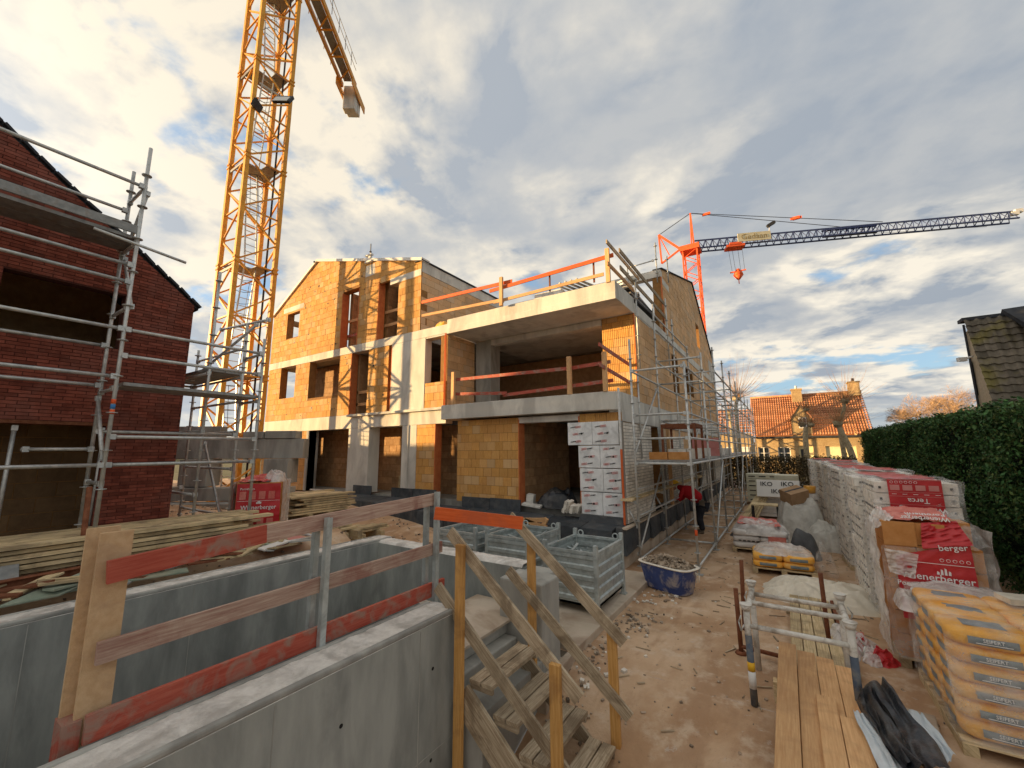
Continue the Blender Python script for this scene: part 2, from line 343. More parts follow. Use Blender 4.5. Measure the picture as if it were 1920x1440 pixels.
def one(fn, name, mt, parent, **k):
    b = MB(); fn(b); return b.build(name, mt, parent, **k)
TXT = {}
def text(body, size, loc, xdir, ydir, mt, parent, name='lettering', ext=.002, bold=True, off=.006, al='CENTER', sx=1.0):
    cu = bpy.data.curves.new(name, 'FONT'); cu.body = body; cu.size = size; cu.extrude = ext; cu.align_x = al; cu.align_y = 'CENTER'; cu.resolution_u = 2
    if bold: cu.offset = off*size
    k_ = (body, size, mt, sx, al)
    if k_ not in TXT:
        t_ = bpy.data.objects.new('t', cu); S.collection.objects.link(t_); me = bpy.data.meshes.new_from_object(t_); me.materials.clear(); me.materials.append(M[mt]); me.name = name
        bpy.data.objects.remove(t_); TXT[k_] = me
    o = bpy.data.objects.new(name, TXT[k_]); S.collection.objects.link(o)
    x_ = V(xdir).normalized(); y_ = V(ydir).normalized(); z_ = x_.cross(y_).normalized(); y_ = z_.cross(x_)
    mm = Matrix((x_*sx, y_, z_)).transposed().to_4x4(); mm.translation = V(loc)-OFF.get(parent.name if parent else None, V((0, 0, 0)))
    o.matrix_world = mm
    if parent: o.parent = parent; o.matrix_parent_inverse = Matrix()
    return o
def clip_poly(p, q):
    """convex p clipped by convex ccw q"""
    out = p
    for i in range(len(q)):
        a = q[i]; b = q[(i+1) % len(q)]; inp = out; out = []
        if not inp: break
        def side_(c): return (b[0]-a[0])*(c[1]-a[1])-(b[1]-a[1])*(c[0]-a[0])
        for j in range(len(inp)):
            c = inp[j]; d = inp[j-1]; sc_, sd_ = side_(c), side_(d)
            if sc_ >= 0:
                if sd_ < 0: t = sd_/(sd_-sc_); out.append((d[0]+(c[0]-d[0])*t, d[1]+(c[1]-d[1])*t))
                out.append(c)
            elif sd_ >= 0: t = sd_/(sd_-sc_); out.append((d[0]+(c[0]-d[0])*t, d[1]+(c[1]-d[1])*t))
    return out
def parea(p): return abs(sum(p[i-1][0]*p[i][1]-p[i][0]*p[i-1][1] for i in range(len(p))))/2
PIECES = {}
def wall(key, O, U, Nn, poly, opens, course, blen, joint, core, root, dep=.29, mtc='clay_joint', proud=.012, bdep=.10, corename='wall_core', jag=0):
    """a masonry wall: a recessed core with openings and laid pieces collected under key"""
    O = V(O); U = V(U); Nn = V(Nn); W = V((0, 0, 1))
    us = sorted({p[0] for p in poly} | {o[0] for o in opens} | {o[1] for o in opens}); u0, u1 = us[0], us[-1]
    vs_ = [p[1] for p in poly]; v0, v1 = min(vs_), max(vs_)
    b = MB(); xs = sorted({u0, u1} | {max(u0, min(u1, t)) for o in opens for t in o[:2]}); zs = sorted({v0, v1} | {max(v0, min(v1, t)) for o in opens for t in o[2:4]})
    for x0, x1 in zip(xs[:-1], xs[1:]):
        for z0, z1 in zip(zs[:-1], zs[1:]):
            cx, cz = (x0+x1)/2, (z0+z1)/2
            if any(o[0] < cx < o[1] and o[2] < cz < o[3] for o in opens): continue
            pp = clip_poly([(x0, z0), (x1, z0), (x1, z1), (x0, z1)], poly)
            if len(pp) > 2 and parea(pp) > 1e-4: b.prism(pp, O-Nn*proud, U, W, Nn, dep)
    b.build(corename, mtc, root)
    lst = PIECES.setdefault(key, [])
    rr = random.Random(sum(map(ord, key))+int(abs(O.x)*10)); z = v0; k = 0
    while z < v1-.01:
        z1 = min(z+course, v1); cz = (z+z1)/2
        iv = [(u0, u1)]
        for o in opens:
            if o[2] < cz < o[3]:
                nv = []
                for a, c in iv:
                    if o[1] <= a or o[0] >= c: nv.append((a, c)); continue
                    if o[0] > a: nv.append((a, o[0]))
                    if o[1] < c: nv.append((o[1], c))
                iv = nv
        off = (k % 2)*blen/2+rr.uniform(-.06, .06)*blen
        for a, c in iv:
            t = u0+off-blen
            while t < c:
                s0, s1 = max(t, a), min(t+blen, c)
                if s1-s0 > .03:
                    pp = clip_poly([(s0+joint/2, z+joint/2), (s1-joint/2, z+joint/2), (s1-joint/2, z1-joint/2), (s0+joint/2, z1-joint/2)], poly)
                    if len(pp) > 2 and parea(pp) > 4e-4:
                        ctr = O+U*((s0+s1)/2)+W*cz; dd = ctr-V((0, 0, EYE)); face_ = max(.05, -dd.normalized().dot(Nn))
                        lst.append((parea(pp)*face_/dd.length_squared, pp, O.copy()+Nn*rr.uniform(-.005, .003), U.copy(), Nn.copy(), bdep, rr.random()))
                t += blen
        z = z1; k += 1
def lay(key, root, name, mt, most=300):
    lst = sorted(PIECES.pop(key), key=lambda q: -q[0]); W = V((0, 0, 1))
    for q in lst[:most]:
        b = MB(); b.prism(q[1], q[2], q[3], W, q[4], q[5], q[6]); b.build(name, mt, root)
    if len(lst) > most:
        b = MB()
        for q in lst[most:]: b.prism(q[1], q[2], q[3], W, q[4], q[5], q[6])
        b.build(name+'work', mt, root, kind='stuff')
# ------------------------------------------------------------------ ground
X, Y, Z = V((1, 0, 0)), V((0, 1, 0)), V((0, 0, 1))
def sstep(a, b, t): t = max(0, min(1, (t-a)/(b-a))); return t*t*(3-2*t)
PIT_X0, PIT_X1, PIT_Y1 = -5.85, -2.6, 4.85
def ground_z(x, y):
    z = 1.0*sstep(-5.2, -7.2, x)*(1 if y < 30 else 0)
    if y > 4.9: z = .62*sstep(-6.0, -14.5, x)+.25*sstep(-4.5, -6, x)*sstep(6.5, 8.5, y)*(1-sstep(9.3, 10, y)) if y > 5.5 else 1.0*sstep(-6.2, -8.5, x)*(1-(y-4.9)*.6)+.62*sstep(-6, -14.5, x)*(y-4.9)*.6
    z -= .50*(1-sstep(2.6, 4.9, y))*(1-sstep(-1.0, -.35, x))*sstep(-3.4, -2.6, x)
    return z+.035*noise.noise(V((x*.5, y*.5, 0)))+.012*noise.noise(V((x*2.2, y*2.2, 3)))
gm = bpy.data.materials.new('dirt'); gm.use_nodes = True; nt = gm.node_tree; N = nt.nodes; L = nt.links
b_ = N['Principled BSDF']; g_ = N.new('ShaderNodeNewGeometry').outputs['Position']
n1 = nz(g_, .55, 5, .6, .6); n2 = nz(g_, 3.2, 8, .65); n3 = nz(g_, 26, 8, .7)
mpx = nn('ShaderNodeMapping'); L.new(g_, mpx.inputs[0]); mpx.inputs['Scale'].default_value = (1.5, .55, 1); n4 = nz(mpx.outputs[0], 1.3, 7, .6, .4)
c = mixc(ramp(n1, (.38, 0), (.62, 1)), (.45, .28, .16), (.62, .44, .29))
c = mixc(ramp(n4, (.45, 0), (.60, .65)), c, (.37, .22, .125))
c = mixc(ramp(n2, (.50, 0), (.68, .7)), c, (.66, .52, .385))
c = mixc(ramp(n3, (.60, 0), (.72, .75)), c, (.26, .17, .11))
c = mixc(ramp(nz(g_, 7, 8, .7), (.63, 0), (.66, .5)), c, (.56, .50, .44))
L.new(c, b_.inputs['Base Color']); b_.inputs['Roughness'].default_value = .95; b_.inputs['Specular IOR Level'].default_value = .2
bn = nn('ShaderNodeBump'); bn.inputs['Strength'].default_value = .9; bn.inputs['Distance'].default_value = .03
L.new(mth('ADD', mth('MULTIPLY', n2, .8), mth('MULTIPLY', n3, .4)), bn.inputs['Height']); L.new(bn.outputs[0], b_.inputs['Normal']); M['dirt'] = gm
mat('field', (.10, .095, .045), (.17, .15, .08), .5, .95, .3)
mat('far_road', (.16, .15, .14), (.20, .19, .175), .8, .9, .3)
def strip(name, x0, x1, y0, y1, st, mt='dirt'):
    b = MB(); nu = max(1, int((x1-x0)/st)); nv = max(1, int((y1-y0)/st))
    b.grid(lambda a, c: (x0+(x1-x0)*a, y0+(y1-y0)*c, ground_z(x0+(x1-x0)*a, y0+(y1-y0)*c)), nu, nv)
    return b
g = MB()
for a in ((-32, PIT_X0, -14, PIT_Y1, .25), (PIT_X0, -2.9, -14, -3, .25), (-2.9, 6, -14, 3.05, .15), (-2.31, 6, 3.05, PIT_Y1, .1), (-32, 6, PIT_Y1, 30, .25)):
    q = strip('g', *a); i = len(g.v); g.v += q.v; g.f += [tuple(k+i for k in f) for f in q.f]; g.uv += q.uv; g.r += q.r; g.sm += q.sm
g.build('ground', 'dirt', kind='structure')
f = MB(); 
for a in ((-900, -32, -900, 900), (6, 900, -900, 900), (-32, 6, -900, -14), (-32, 6, 30, 900)): f.face([(a[0], a[2], -.03), (a[1], a[2], -.03), (a[1], a[3], -.03), (a[0], a[3], -.03)], [(0, 0)]*4)
f.build('field', 'field', kind='structure')
one(lambda b: b.box(-14, 6, 28.9, 37.5, -.04, .004), 'street', 'far_road', None, kind='structure')
b = MB(); b.prism([(-6.0, 4.87), (-2.26, 4.87), (-2.24, 8.25), (-6.2, 8.25)], (0, 0, .10), X, Y, Z, .3); b.prism([(-2.315, 3.95), (-2.2, 3.95), (-2.25, 4.865), (-2.315, 4.865)], (0, 0, .10), X, Y, Z, .6)
b.build('pavement', 'paving', kind='structure', bevel=.012)
# pebbles and crumbs on the site
b = MB(); r_ = random.Random(3)
def crumb(x, y, s):
    z = ground_z(x, y); q = r_.random()
    b.obox((x, y, z+s*.2), s*r_.uniform(.6, 1.6), s*r_.uniform(.5, 1), s*r_.uniform(.4, .8), r_.uniform(0, 3), r_.uniform(-.5, .5), r=q)
for k in range(700): x, y = r_.uniform(-2.2, 2.4), r_.uniform(2.5, 20); crumb(x, y, r_.choice((.012, .016, .02, .03)))
for cx, cy, n_, s in ((-2.25, 4.9, 60, .035), (-2.05, 6.1, 60, .035), (-1.9, 7.6, 40, .04), (-2.15, 4.2, 60, .03)):
    for k in range(n_): crumb(cx+r_.gauss(.1, .12), cy+r_.gauss(0, .22), s*r_.uniform(.4, 1.4))
for k in range(1500): x, y = r_.uniform(-15, -6.3), r_.uniform(-1, 8.3); crumb(x, y, r_.choice((.02, .03, .05)))
b.build('gravel', 'rubble', kind='stuff')

b = MB(); r_ = random.Random(31)
for k in range(130):
    x, y = r_.uniform(-2.0, .8), r_.uniform(3.2, 14); z = ground_z(x, y); b.obox((x, y, z+.008), r_.uniform(.006, .02), r_.uniform(.05, .22), r_.uniform(.006, .014), r_.uniform(0, 3), r_.uniform(-.05, .05))
b.build('splinters', 'wood_grey', kind='stuff')
b = MB()
for k in range(90):
    x, y = r_.choice(((-1.95, 6.2), (-2.1, 7.3), (-2.05, 4.9), (.2, 7.5)))[0]+r_.gauss(0, .25), r_.uniform(4.3, 8.5); z = ground_z(x, y); s = r_.uniform(.015, .05); b.obox((x, y, z+s*.3), s*r_.uniform(.6, 1.7), s, s*r_.uniform(.3, .7), r_.uniform(0, 3), r_.uniform(-.4, .4), r=r_.random())
b.build('chips', 'white_brick', kind='stuff')
# ------------------------------------------------------------------ pit walls and concrete steps
rw = thing('retaining_wall', 'grey concrete retaining walls round the deep pit beside the wooden stair', 'concrete wall', (-4.2, 2, 0))
def rimwall(x0, x1, y0, y1, zt, zb, ax):
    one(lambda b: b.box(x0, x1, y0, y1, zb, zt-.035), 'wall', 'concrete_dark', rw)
    def f_(u, v_):
        x = x0+(x1-x0)*u; y = y0+(y1-y0)*v_; t = u if ax == 'y' else v_; e = min(t, 1-t); h = .035*min(1, e*9)
        return (x, y, zt-.035+h+(.006*noise.noise(V((x*9, y*9, 0)))+.010*noise.noise(V((x*25, y*25, 2))))*min(1, e*6))
    if ax == 'y':
        for a_, c_ in ((x0-.001, x0+.045), (x1-.045, x1+.001)): one(lambda b: b.box(a_, c_, y0, y1-.03, zt-.034, zt+.006), 'rim_edge', 'concrete_mid', rw, bevel=.012)
    n1_, n2_ = (12, int((y1-y0)/.03)) if ax == 'y' else (int((x1-x0)/.03), 12)
    one(lambda b: b.grid(f_, n1_, n2_), 'rim', 'concrete_rim', rw)
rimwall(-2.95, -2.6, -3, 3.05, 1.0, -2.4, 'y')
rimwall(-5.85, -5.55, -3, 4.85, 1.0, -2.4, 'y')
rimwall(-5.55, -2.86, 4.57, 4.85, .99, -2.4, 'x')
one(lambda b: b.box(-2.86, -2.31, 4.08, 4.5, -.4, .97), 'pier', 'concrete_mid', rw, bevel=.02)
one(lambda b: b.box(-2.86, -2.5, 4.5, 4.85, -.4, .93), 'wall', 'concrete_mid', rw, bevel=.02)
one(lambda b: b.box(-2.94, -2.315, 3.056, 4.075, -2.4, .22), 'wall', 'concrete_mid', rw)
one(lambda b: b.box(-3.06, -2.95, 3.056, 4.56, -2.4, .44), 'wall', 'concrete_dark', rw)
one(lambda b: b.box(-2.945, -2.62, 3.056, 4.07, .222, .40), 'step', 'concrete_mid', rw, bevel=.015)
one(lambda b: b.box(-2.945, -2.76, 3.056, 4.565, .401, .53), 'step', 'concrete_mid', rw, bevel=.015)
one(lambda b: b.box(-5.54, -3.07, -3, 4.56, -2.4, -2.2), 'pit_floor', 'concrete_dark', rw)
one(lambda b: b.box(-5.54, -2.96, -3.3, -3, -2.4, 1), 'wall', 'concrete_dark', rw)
pd = thing('plywood_sheet', 'dusty plywood sheet bridging the pit edge at the top of the stair', 'plywood', (-3.2, 3.9, .53))
one(lambda b: b.box(-3.5, -2.70, 3.10, 4.5, .535, .56), 'board', 'paving', pd)

for y_ in (.9, 1.9, 2.75):
    for z_ in (.62, -.05): one(lambda b: b.tube((-2.602, y_, z_), (-2.5985, y_, z_), .014, n=12), 'tie_hole', 'dark_text', rw)
for y_ in (.25, 1.45, 2.6): one(lambda b: b.box(-2.602, -2.5975, y_-.003, y_+.003, -.6, .95), 'formwork_joint', 'concrete_mid', rw)
one(lambda b: b.box(-2.602, -2.5975, -3, 3.04, -.003, .003), 'formwork_joint', 'concrete_mid', rw)
for y_ in (.9, 2.1, 3.3, 4.3):
    one(lambda b: b.box(-5.552, -5.547, y_-.003, y_+.003, -2, .95), 'formwork_joint', 'concrete_mid', rw); one(lambda b: b.tube((-5.552, y_-.3, .55), (-5.547, y_-.3, .55), .014, n=12), 'tie_hole', 'dark_text', rw)
# ------------------------------------------------------------------ guard rail along the pit
gr = thing('guard_rail', 'timber guard rail with worn red boards and steel posts along the concrete pit wall', 'guard rail', (-3, 2, 1))
def plank(b, p0, p1, w_, t, n_=(1, 0, 0)):
    """board w_ high, t thick, its thickness along n_"""
    p0 = V(p0); p1 = V(p1); d = (p1-p0).normalized(); nn_ = V(n_); nn_ = (nn_-d*nn_.dot(d)).normalized(); b.beam(p0, p1, t, w_, nn_.cross(d)); return b
xr = -3.05
one(lambda b: plank(b, (xr+.05, .735, 1.785), (xr+.05, 1.52, 1.85), .115, .028), 'rail_board', 'wood_red', gr, label='dark red upper rail board')
one(lambda b: plank(b, (xr+.05, 1.52, 1.85), (xr+.03, 3.22, 1.915), .115, .028), 'rail_board', 'wood_worn', gr, label='worn grey upper rail board')
one(lambda b: plank(b, (xr+.06, .735, 1.40), (xr+.05, 3.26, 1.44), .105, .028), 'rail_board', 'wood_worn', gr, label='weathered middle rail board')
one(lambda b: plank(b, (xr+.06, .73, 1.06), (xr+.05, 3.30, 1.065), .13, .03), 'toe_board', 'wood_red', gr, label='red toe board')
one(lambda b: plank(b, (xr+.02, 1.35, 1.04), (xr+.02, 2.0, 1.05), .12, .03), 'toe_board', 'wood_red', gr)
one(lambda b: b.hexa([V(p) for p in ((xr-.015, .70, .96), (xr-.015, .835, .98), (xr+.008, .835, .98), (xr+.008, .70, .96), (xr-.015, .70, 1.98), (xr-.015, .835, 1.98), (xr+.008, .835, 1.98), (xr+.008, .70, 1.98))]), 'post_board', 'chipboard', gr)
one(lambda b: b.hexa([V(p) for p in ((xr-.10, .665, .98), (xr-.10, .80, .98), (xr-.078, .80, .98), (xr-.078, .665, .98), (xr-.10, .665, 2.00), (xr-.10, .80, 2.00), (xr-.078, .80, 2.00), (xr-.078, .665, 2.00))]), 'post_board', 'chipboard', gr)
one(lambda b: b.box(xr-.10, xr+.03, .655, .725, .90, 1.10), 'block', 'wood_red', gr)
def cpost(y, x, z0, z1):
    def f_(b):
        b.box(x-.02, x+.02, y-.024, y-.019, z0, z1, .3); b.box(x+.016, x+.021, y-.0185, y+.022, z0, z1, .5); b.box(x-.021, x-.017, y-.0185, y+.022, z0, z1, .7)
    one(f_, 'steel_post', 'galvanised', gr)
cpost(1.95, xr+.10, .93, 1.90); cpost(1.93, xr-.02, .99, 1.84); cpost(3.14, xr+.09, .93, 1.99); cpost(3.12, xr-.03, .99, 1.92)
one(lambda b: b.box(xr-.1, xr+.2, 3.08, 3.18, .925, .935), 'base_plate', 'galvanised', gr)
rc = thing('guard_rail', 'single vivid orange board fixed across the pit corner above the steel cages', 'guard rail', (-3, 4, 1))
def dep(a, s): return V((0, 0, EYE))+(fw*FPX+rt*(a[0]-960)+up*(720-a[1]))*(s/FPX)
one(lambda b: plank(b, dep((815, 962), 3.42), dep((980, 981), 3.42), .10, .028, (fw.x, fw.y, 0)), 'rail_board', 'wood_vivid', rc)
one(lambda b: b.tube((-2.72, 3.3, 1.0), (-2.72, 3.3, 1.55), .012), 'stub', 'rust', rc) if False else None

# ------------------------------------------------------------------ wooden stair
st = thing('wooden_stair', 'rough site stair of weathered boards with orange posts going down from the pit edge', 'stair', (-2, 3.5, 0))
SL = -.82
def zr(x, z0): return z0+SL*(x+2.65)
for y in (3.02, 3.86):
    one(lambda b: plank(b, (-2.52, y, .33 if y < 3.5 else .40), (-1.0, y, (.33 if y < 3.5 else .40)-.8*1.52), .24 if y < 3.5 else .15, .035, (0, 1, 0)), 'stringer', 'wood_grey', st)
for k in range(6):
    x = -2.33+k*.25; z = .43-k*.20
    for j in (0, 1): one(lambda b: b.box(x-.12+j*.13, x-.005+j*.125, 3.045, 3.83, z, z+.032), 'tread', 'wood_grey', st)
    for y in (3.06, 3.79): one(lambda b: b.beam((x-.11, y, z-.02), (x+.12, y, z-.02), .03, .035), 'cleat', 'wood_grey', st)
def rail(x0, z0, x1, y, w_=.105): one(lambda b: plank(b, (x0, y, z0), (x1, y, z0+SL*(x1-x0)), w_, .026, (0, 1, 0)), 'rail_board', 'wood_grey', st)
rail(-2.66, 1.66, -1.40, 3.0); rail(-2.80, 1.16, -1.2, 3.0); rail(-2.58, 1.69, -1.36, 3.88); rail(-2.60, 1.13, -1.34, 3.88)
for x, z0, z1, y in ((-2.50, -.45, 1.57, 2.965), (-1.575, -.55, .83, 2.965), (-2.34, -.1, 1.47, 3.925), (-1.49, -.5, .80, 3.925)):
    one(lambda b: b.box(x-.04, x+.045, y-.025, y+.02, z0, z1), 'post', 'wood_orange', st, bevel=.004)

# ------------------------------------------------------------------ main building
FY, SX, LX = 9.25, -3.05, -19.15
bd = thing('unfinished_building', 'unfinished three-storey apartment building of orange clay blocks and concrete bands', 'building', (-11, 15, .9))
fr = ((0, FY, 0), X, -Y)
# storey rows: front
R = lambda a, c, d, e: [(a, d), (c, d), (c, e), (a, e)]
wall('front', *fr, R(LX, -15.6, .9, 3.2), [(-18.6, -17.9, 2.3, 3.3)], .235, .27, .009, 0, bd)
wall('front', *fr, R(-9.65, -8.86, .98, 3.2), [], .235, .27, .009, 0, bd)
wall('front', *fr, R(-7.97, -5.86, .98, 3.25), [], .235, .27, .009, 0, bd)
wall('front', *fr, R(-4.10, -3.06, .9, 3.25), [], .235, .27, .009, 0, bd)
wall('front', *fr, R(-12.2, -11.12, 3.70, 6.0), [], .235, .27, .009, 0, bd)
wall('front', *fr, R(LX, -13.18, 3.70, 6.0), [(-18.12, -16.95, 4.53, 6.1), (-15.92, -13.92, 4.5, 6.1)], .235, .27, .009, 0, bd)
wall('front', *fr, R(-9.36, -8.44, 3.70, 4.5), [], .235, .27, .009, 0, bd)
gab = [(LX, 6.3), (-9.65, 6.3), (-9.65, 8.72), (-15.9, 10.36), (LX, 8.52)]
wall('front', *fr, gab, [(-17.95, -16.98, 7.28, 8.47), (-13.95, -12.92, 6.2, 8.56), (-11.79, -10.75, 6.2, 8.5)], .235, .27, .009, 0, bd)
wall('front', (0, 10.6, 0), X, -Y, R(-3.94, -3.06, 3.72, 5.98), [], .235, .30, .009, 0, bd)
lay('front', bd, 'clay_block', 'clay')
# returns and side
wall('side', (-8.42, 0, 0), Y, X, R(9.27, 10.6, 3.72, 5.97), [], .235, .30, .009, 0, bd, dep=.28)
wall('side', (-9.65, 0, 0), Y, X, [(9.27, 6.3), (14.1, 6.3), (14.1, 8.34), (9.27, 8.34)], [], .235, .42, .009, 0, bd, dep=.28)
wall('side', (SX, 0, 0), Y, X, R(10.62, 26, 3.62, 6.02), [(15.0, 16.0, 4.3, 5.8), (17.3, 19.0, 4.5, 5.8)], .235, .42, .009, 0, bd, dep=.28)
wall('side', (SX, 0, 0), Y, X, [(14.15, 6.32), (26, 6.32), (26, 7.42), (20.6, 10.33), (14.15, 8.6)], [(20.9, 21.8, 7.2, 8.35)], .235, .42, .009, 0, bd, dep=.28)
wall('side', (SX, 0, 0), Y, X, R(9.27, 26, .9, 3.03), [(11.15, 12.62, 1.0, 3.1), (17.5, 18.6, 1.0, 3.1), (21, 22, 1.9, 3.1)], .235, .42, .009, 0, bd, dep=.28)
wall('side', (0, 14.15, 0), X, -Y, R(-9.65, SX-.03, 6.3, 7.0), [], .235, .30, .009, 0, bd, dep=.28)
lay('side', bd, 'side_block', 'clay_shaded_side')
# white facing bricks on the ground floor of the side
for a, c, zt in ((8.92, 11.15, 2.99), (12.62, 15.3, 2.75), (15.3, 17.5, 2.3), (18.6, 21, 2.75), (22, 25.9, 2.6)):
    wall('veneer', (SX+.14, 0, 0), Y, X, R(a, c, .83, zt), [], .072, .215, .012, 0, bd, dep=.09, mtc='grey_joint', proud=.014, bdep=.05)
lay('veneer', bd, 'facing_brick', 'white_brick')
# concrete
def cb(name, x0, x1, y0, y1, z0, z1, mt='concrete', bev=.006, lab=None): return one(lambda b: b.box(x0, x1, y0, y1, z0, z1), name, mt, bd, bevel=bev, label=lab)
cb('floor_band', LX, -8.43, FY-.008, FY+.3, 3.205, 3.695)
cb('floor_band', LX, -8.43, FY-.008, FY+.3, 6.005, 6.295)
cb('pier', -13.1, -11.96, FY-.006, FY+.45, 1.0, 3.2); cb('pier', -10.31, -9.655, FY-.006, FY+.35, .98, 3.2); cb('pier', -15.75, -15.6, FY-.03, FY+.4, .9, 3.2, 'concrete_mid')
cb('pipe', -10.02, -9.99, FY-.04, FY-.008, 1.0, 3.2)
cb('concrete_panel', -10.95, -9.365, FY-.012, FY+.28, 3.70, 6.0)
cb('sill_ledge', -13.2, -8.43, FY-.10, FY-.01, 3.62, 3.70)
cb('lintel', -11.2, -9.66, FY-.006, FY+.25, 8.22, 8.45); cb('lintel', -18.3, -16.7, FY-.006, FY+.28, 8.5, 8.72); cb('lintel', -12.62, -12.1, FY-.004, FY+.2, 8.85, 9.3)
one(lambda b: (b.box(-12.55, -12.2, FY-.12, FY-.005, 9.62, 9.68), b.box(-12.47, -12.28, FY-.08, FY-.005, 9.42, 9.62), b.box(-12.55, -12.2, FY-.12, FY-.005, 9.36, 9.42)), 'bracket', 'white_frame', bd)
cb('ring_beam', -9.93, -9.64, 9.27, 14.1, 8.345, 8.72); cb('ring_beam', -9.3, SX, 14.12, 14.4, 8.32, 8.58)
cb('floor_band', SX-.3, SX+.012, 10.62, 26, 3.035, 3.615); cb('floor_band', SX-.3, SX+.01, 10.72, 26, 6.025, 6.315)
cb('pier', SX-.3, SX+.01, FY+.02, 10.6, 3.035, 3.3)
cb('column', -8.36, -7.74, 10.58, 11.1, 3.72, 5.98, 'concrete_mid'); cb('lintel', -7.74, -3.95, 10.58, 10.85, 5.80, 5.975)
cb('lintel', -9.36, -8.45, FY, FY+.3, 5.955, 6.0); cb('lintel', -5.86, -4.1, FY, FY+.3, 3.1, 3.25)
# loggia slabs
b = MB(); b.prism([(-8.42, 9.02), (-3.42, 9.02), (-3.28, 9.05), (-3.14, 9.14), (-3.07, 9.26), (-3.05, 9.4), (-3.05, 10.6), (-8.42, 10.6)], (0, 0, 3.72), X, Y, Z, .42); b.build('balcony_slab', 'concrete', bd, bevel=.008)
cb('roof_slab', -8.42, SX, 9.24, 14.1, 5.985, 6.12); cb('slab_upstand', -8.44, SX-.002, 9.232, 9.42, 5.992, 6.43); cb('slab_upstand', SX-.19, SX+.006, 9.425, 10.7, 5.992, 6.43)
cb('slab_edge', -8.44, SX, 9.215, 9.231, 5.97, 6.14)
# interior slabs, back and left walls, partitions (all plain masonry seen through openings)
for z0, z1 in ((.7, .96), (3.25, 3.65), (6.03, 6.27)):
    cb('floor_slab', LX+.3, -9.7, FY+.31, 25.7, z0, z1, 'concrete_mid', 0); cb('floor_slab', -9.69, SX-.31, 10.9 if z0 > 1 else FY+.31, 25.7, z0, min(z1, 6.11), 'concrete_mid', 0)
cb('inner_wall', LX, LX+.28, FY+.31, 26, .9, 3.2, 'clay_room_shade', 0)
for a, c in ((FY+.31, 9.62), (10.62, 26)): cb('inner_wall', LX, LX+.28, a, c, 3.7, 6.0, 'clay_room_shade', 0)
cb('inner_wall', LX, LX+.28, FY+.31, 26, 3.7, 4.5, 'clay_room_shade', 0); cb('inner_wall', LX, LX+.28, FY+.31, 26, 6.3, 7.0, 'clay_room_shade', 0); cb('inner_wall', LX, LX+.28, FY+.31, 26, 8.3, 8.5, 'clay_room_shade', 0)
cb('inner_wall', LX, SX, 25.72, 26, .9, 6.2, 'clay_room_shade', 0); cb('inner_wall', LX, -9.6, 25.72, 26, 6.3, 7.6, 'clay_room_shade', 0)
for a, c, z0, z1 in ((-16.4, -11.2, 1, 3.2), (-8.9, -3.4, 1, 3.2), (-16.3, -3.4, 3.7, 6.0)): cb('inner_wall', a, c, 14.5, 14.7, z0, z1, 'clay_room_shade', 0)
for x in (-13.0, -11.2): cb('inner_wall', x-.1, x+.1, FY+.46, 14.4, 6.3, 9.0, 'clay_room_shade', 0)
cb('inner_wall', -13.3, -13.1, FY+.31, 14.4, 3.7, 6.0, 'clay_room_shade', 0)
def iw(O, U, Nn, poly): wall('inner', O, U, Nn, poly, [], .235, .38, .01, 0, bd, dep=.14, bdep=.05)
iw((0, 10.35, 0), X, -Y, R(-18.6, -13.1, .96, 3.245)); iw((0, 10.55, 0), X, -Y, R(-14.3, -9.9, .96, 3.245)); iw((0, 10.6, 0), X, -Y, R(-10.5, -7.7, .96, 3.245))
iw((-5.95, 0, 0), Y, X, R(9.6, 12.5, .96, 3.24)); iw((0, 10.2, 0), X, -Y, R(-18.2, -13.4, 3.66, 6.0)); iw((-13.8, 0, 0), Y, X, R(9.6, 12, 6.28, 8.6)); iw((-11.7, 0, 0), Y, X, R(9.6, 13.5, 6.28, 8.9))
lay('inner', bd, 'inner_block', 'clay_room_shade', 120)
for (x, z0, z1) in ((-5.845, .98, 3.2), (-4.115, .98, 3.2), (-8.855, .98, 3.2), (-13.17, 3.7, 6.0), (-12.93, 6.3, 8.5), (-10.955, 3.7, 5.95), (-13.955, 6.3, 8.5), (-11.80, 6.3, 8.5)): one(lambda b: b.box(x-.015, x+.012, FY-.014, FY+.27, z0, z1), 'jamb', 'clay_red', bd)
for x in (-8.50, -8.455): one(lambda b: b.tube((x, FY-.03, 3.72), (x, FY-.03, 6.0), .014), 'profile', 'orange_tube', bd)
one(lambda b: b.tube((SX+.01, 10.6, 3.65), (SX+.01, 10.6, 5.99), .02), 'profile', 'clay_red', bd)
one(lambda b: b.tube((SX+.01, 14.14, 6.3), (SX+.01, 14.14, 8.3), .025), 'profile', 'clay_red', bd)
# gable capping
for p, q in (((LX-.05, FY+.12, 8.54), (-15.9, FY+.12, 10.41)), ((-15.9, FY+.12, 10.41), (-9.6, FY+.12, 8.76)), ): one(lambda b: b.beam(p, q, .38, .10), 'capping', 'white_frame', bd)
one(lambda b: b.box(-9.95, -9.6, FY-.05, 14.1, 8.725, 8.77), 'capping', 'slate', bd)
one(lambda b: b.beam((-16.1, FY-.05, 10.36), (-15.8, FY+.3, 10.42), .2, .06), 'capping', 'slate', bd)
for p, q in (((SX-.1, 14.12, 8.61), (SX-.1, 20.6, 10.36)), ((SX-.1, 20.6, 10.36), (SX-.1, 26.02, 7.44))): one(lambda b: b.beam(p, q, .32, .03), 'capping', 'slate', bd)
cb('lintel', SX-.2, SX+.012, 24.2, 26.0, 6.33, 7.2)
cb('lintel', SX-.2, SX+.01, 14.2, 15.3, 8.1, 8.33)
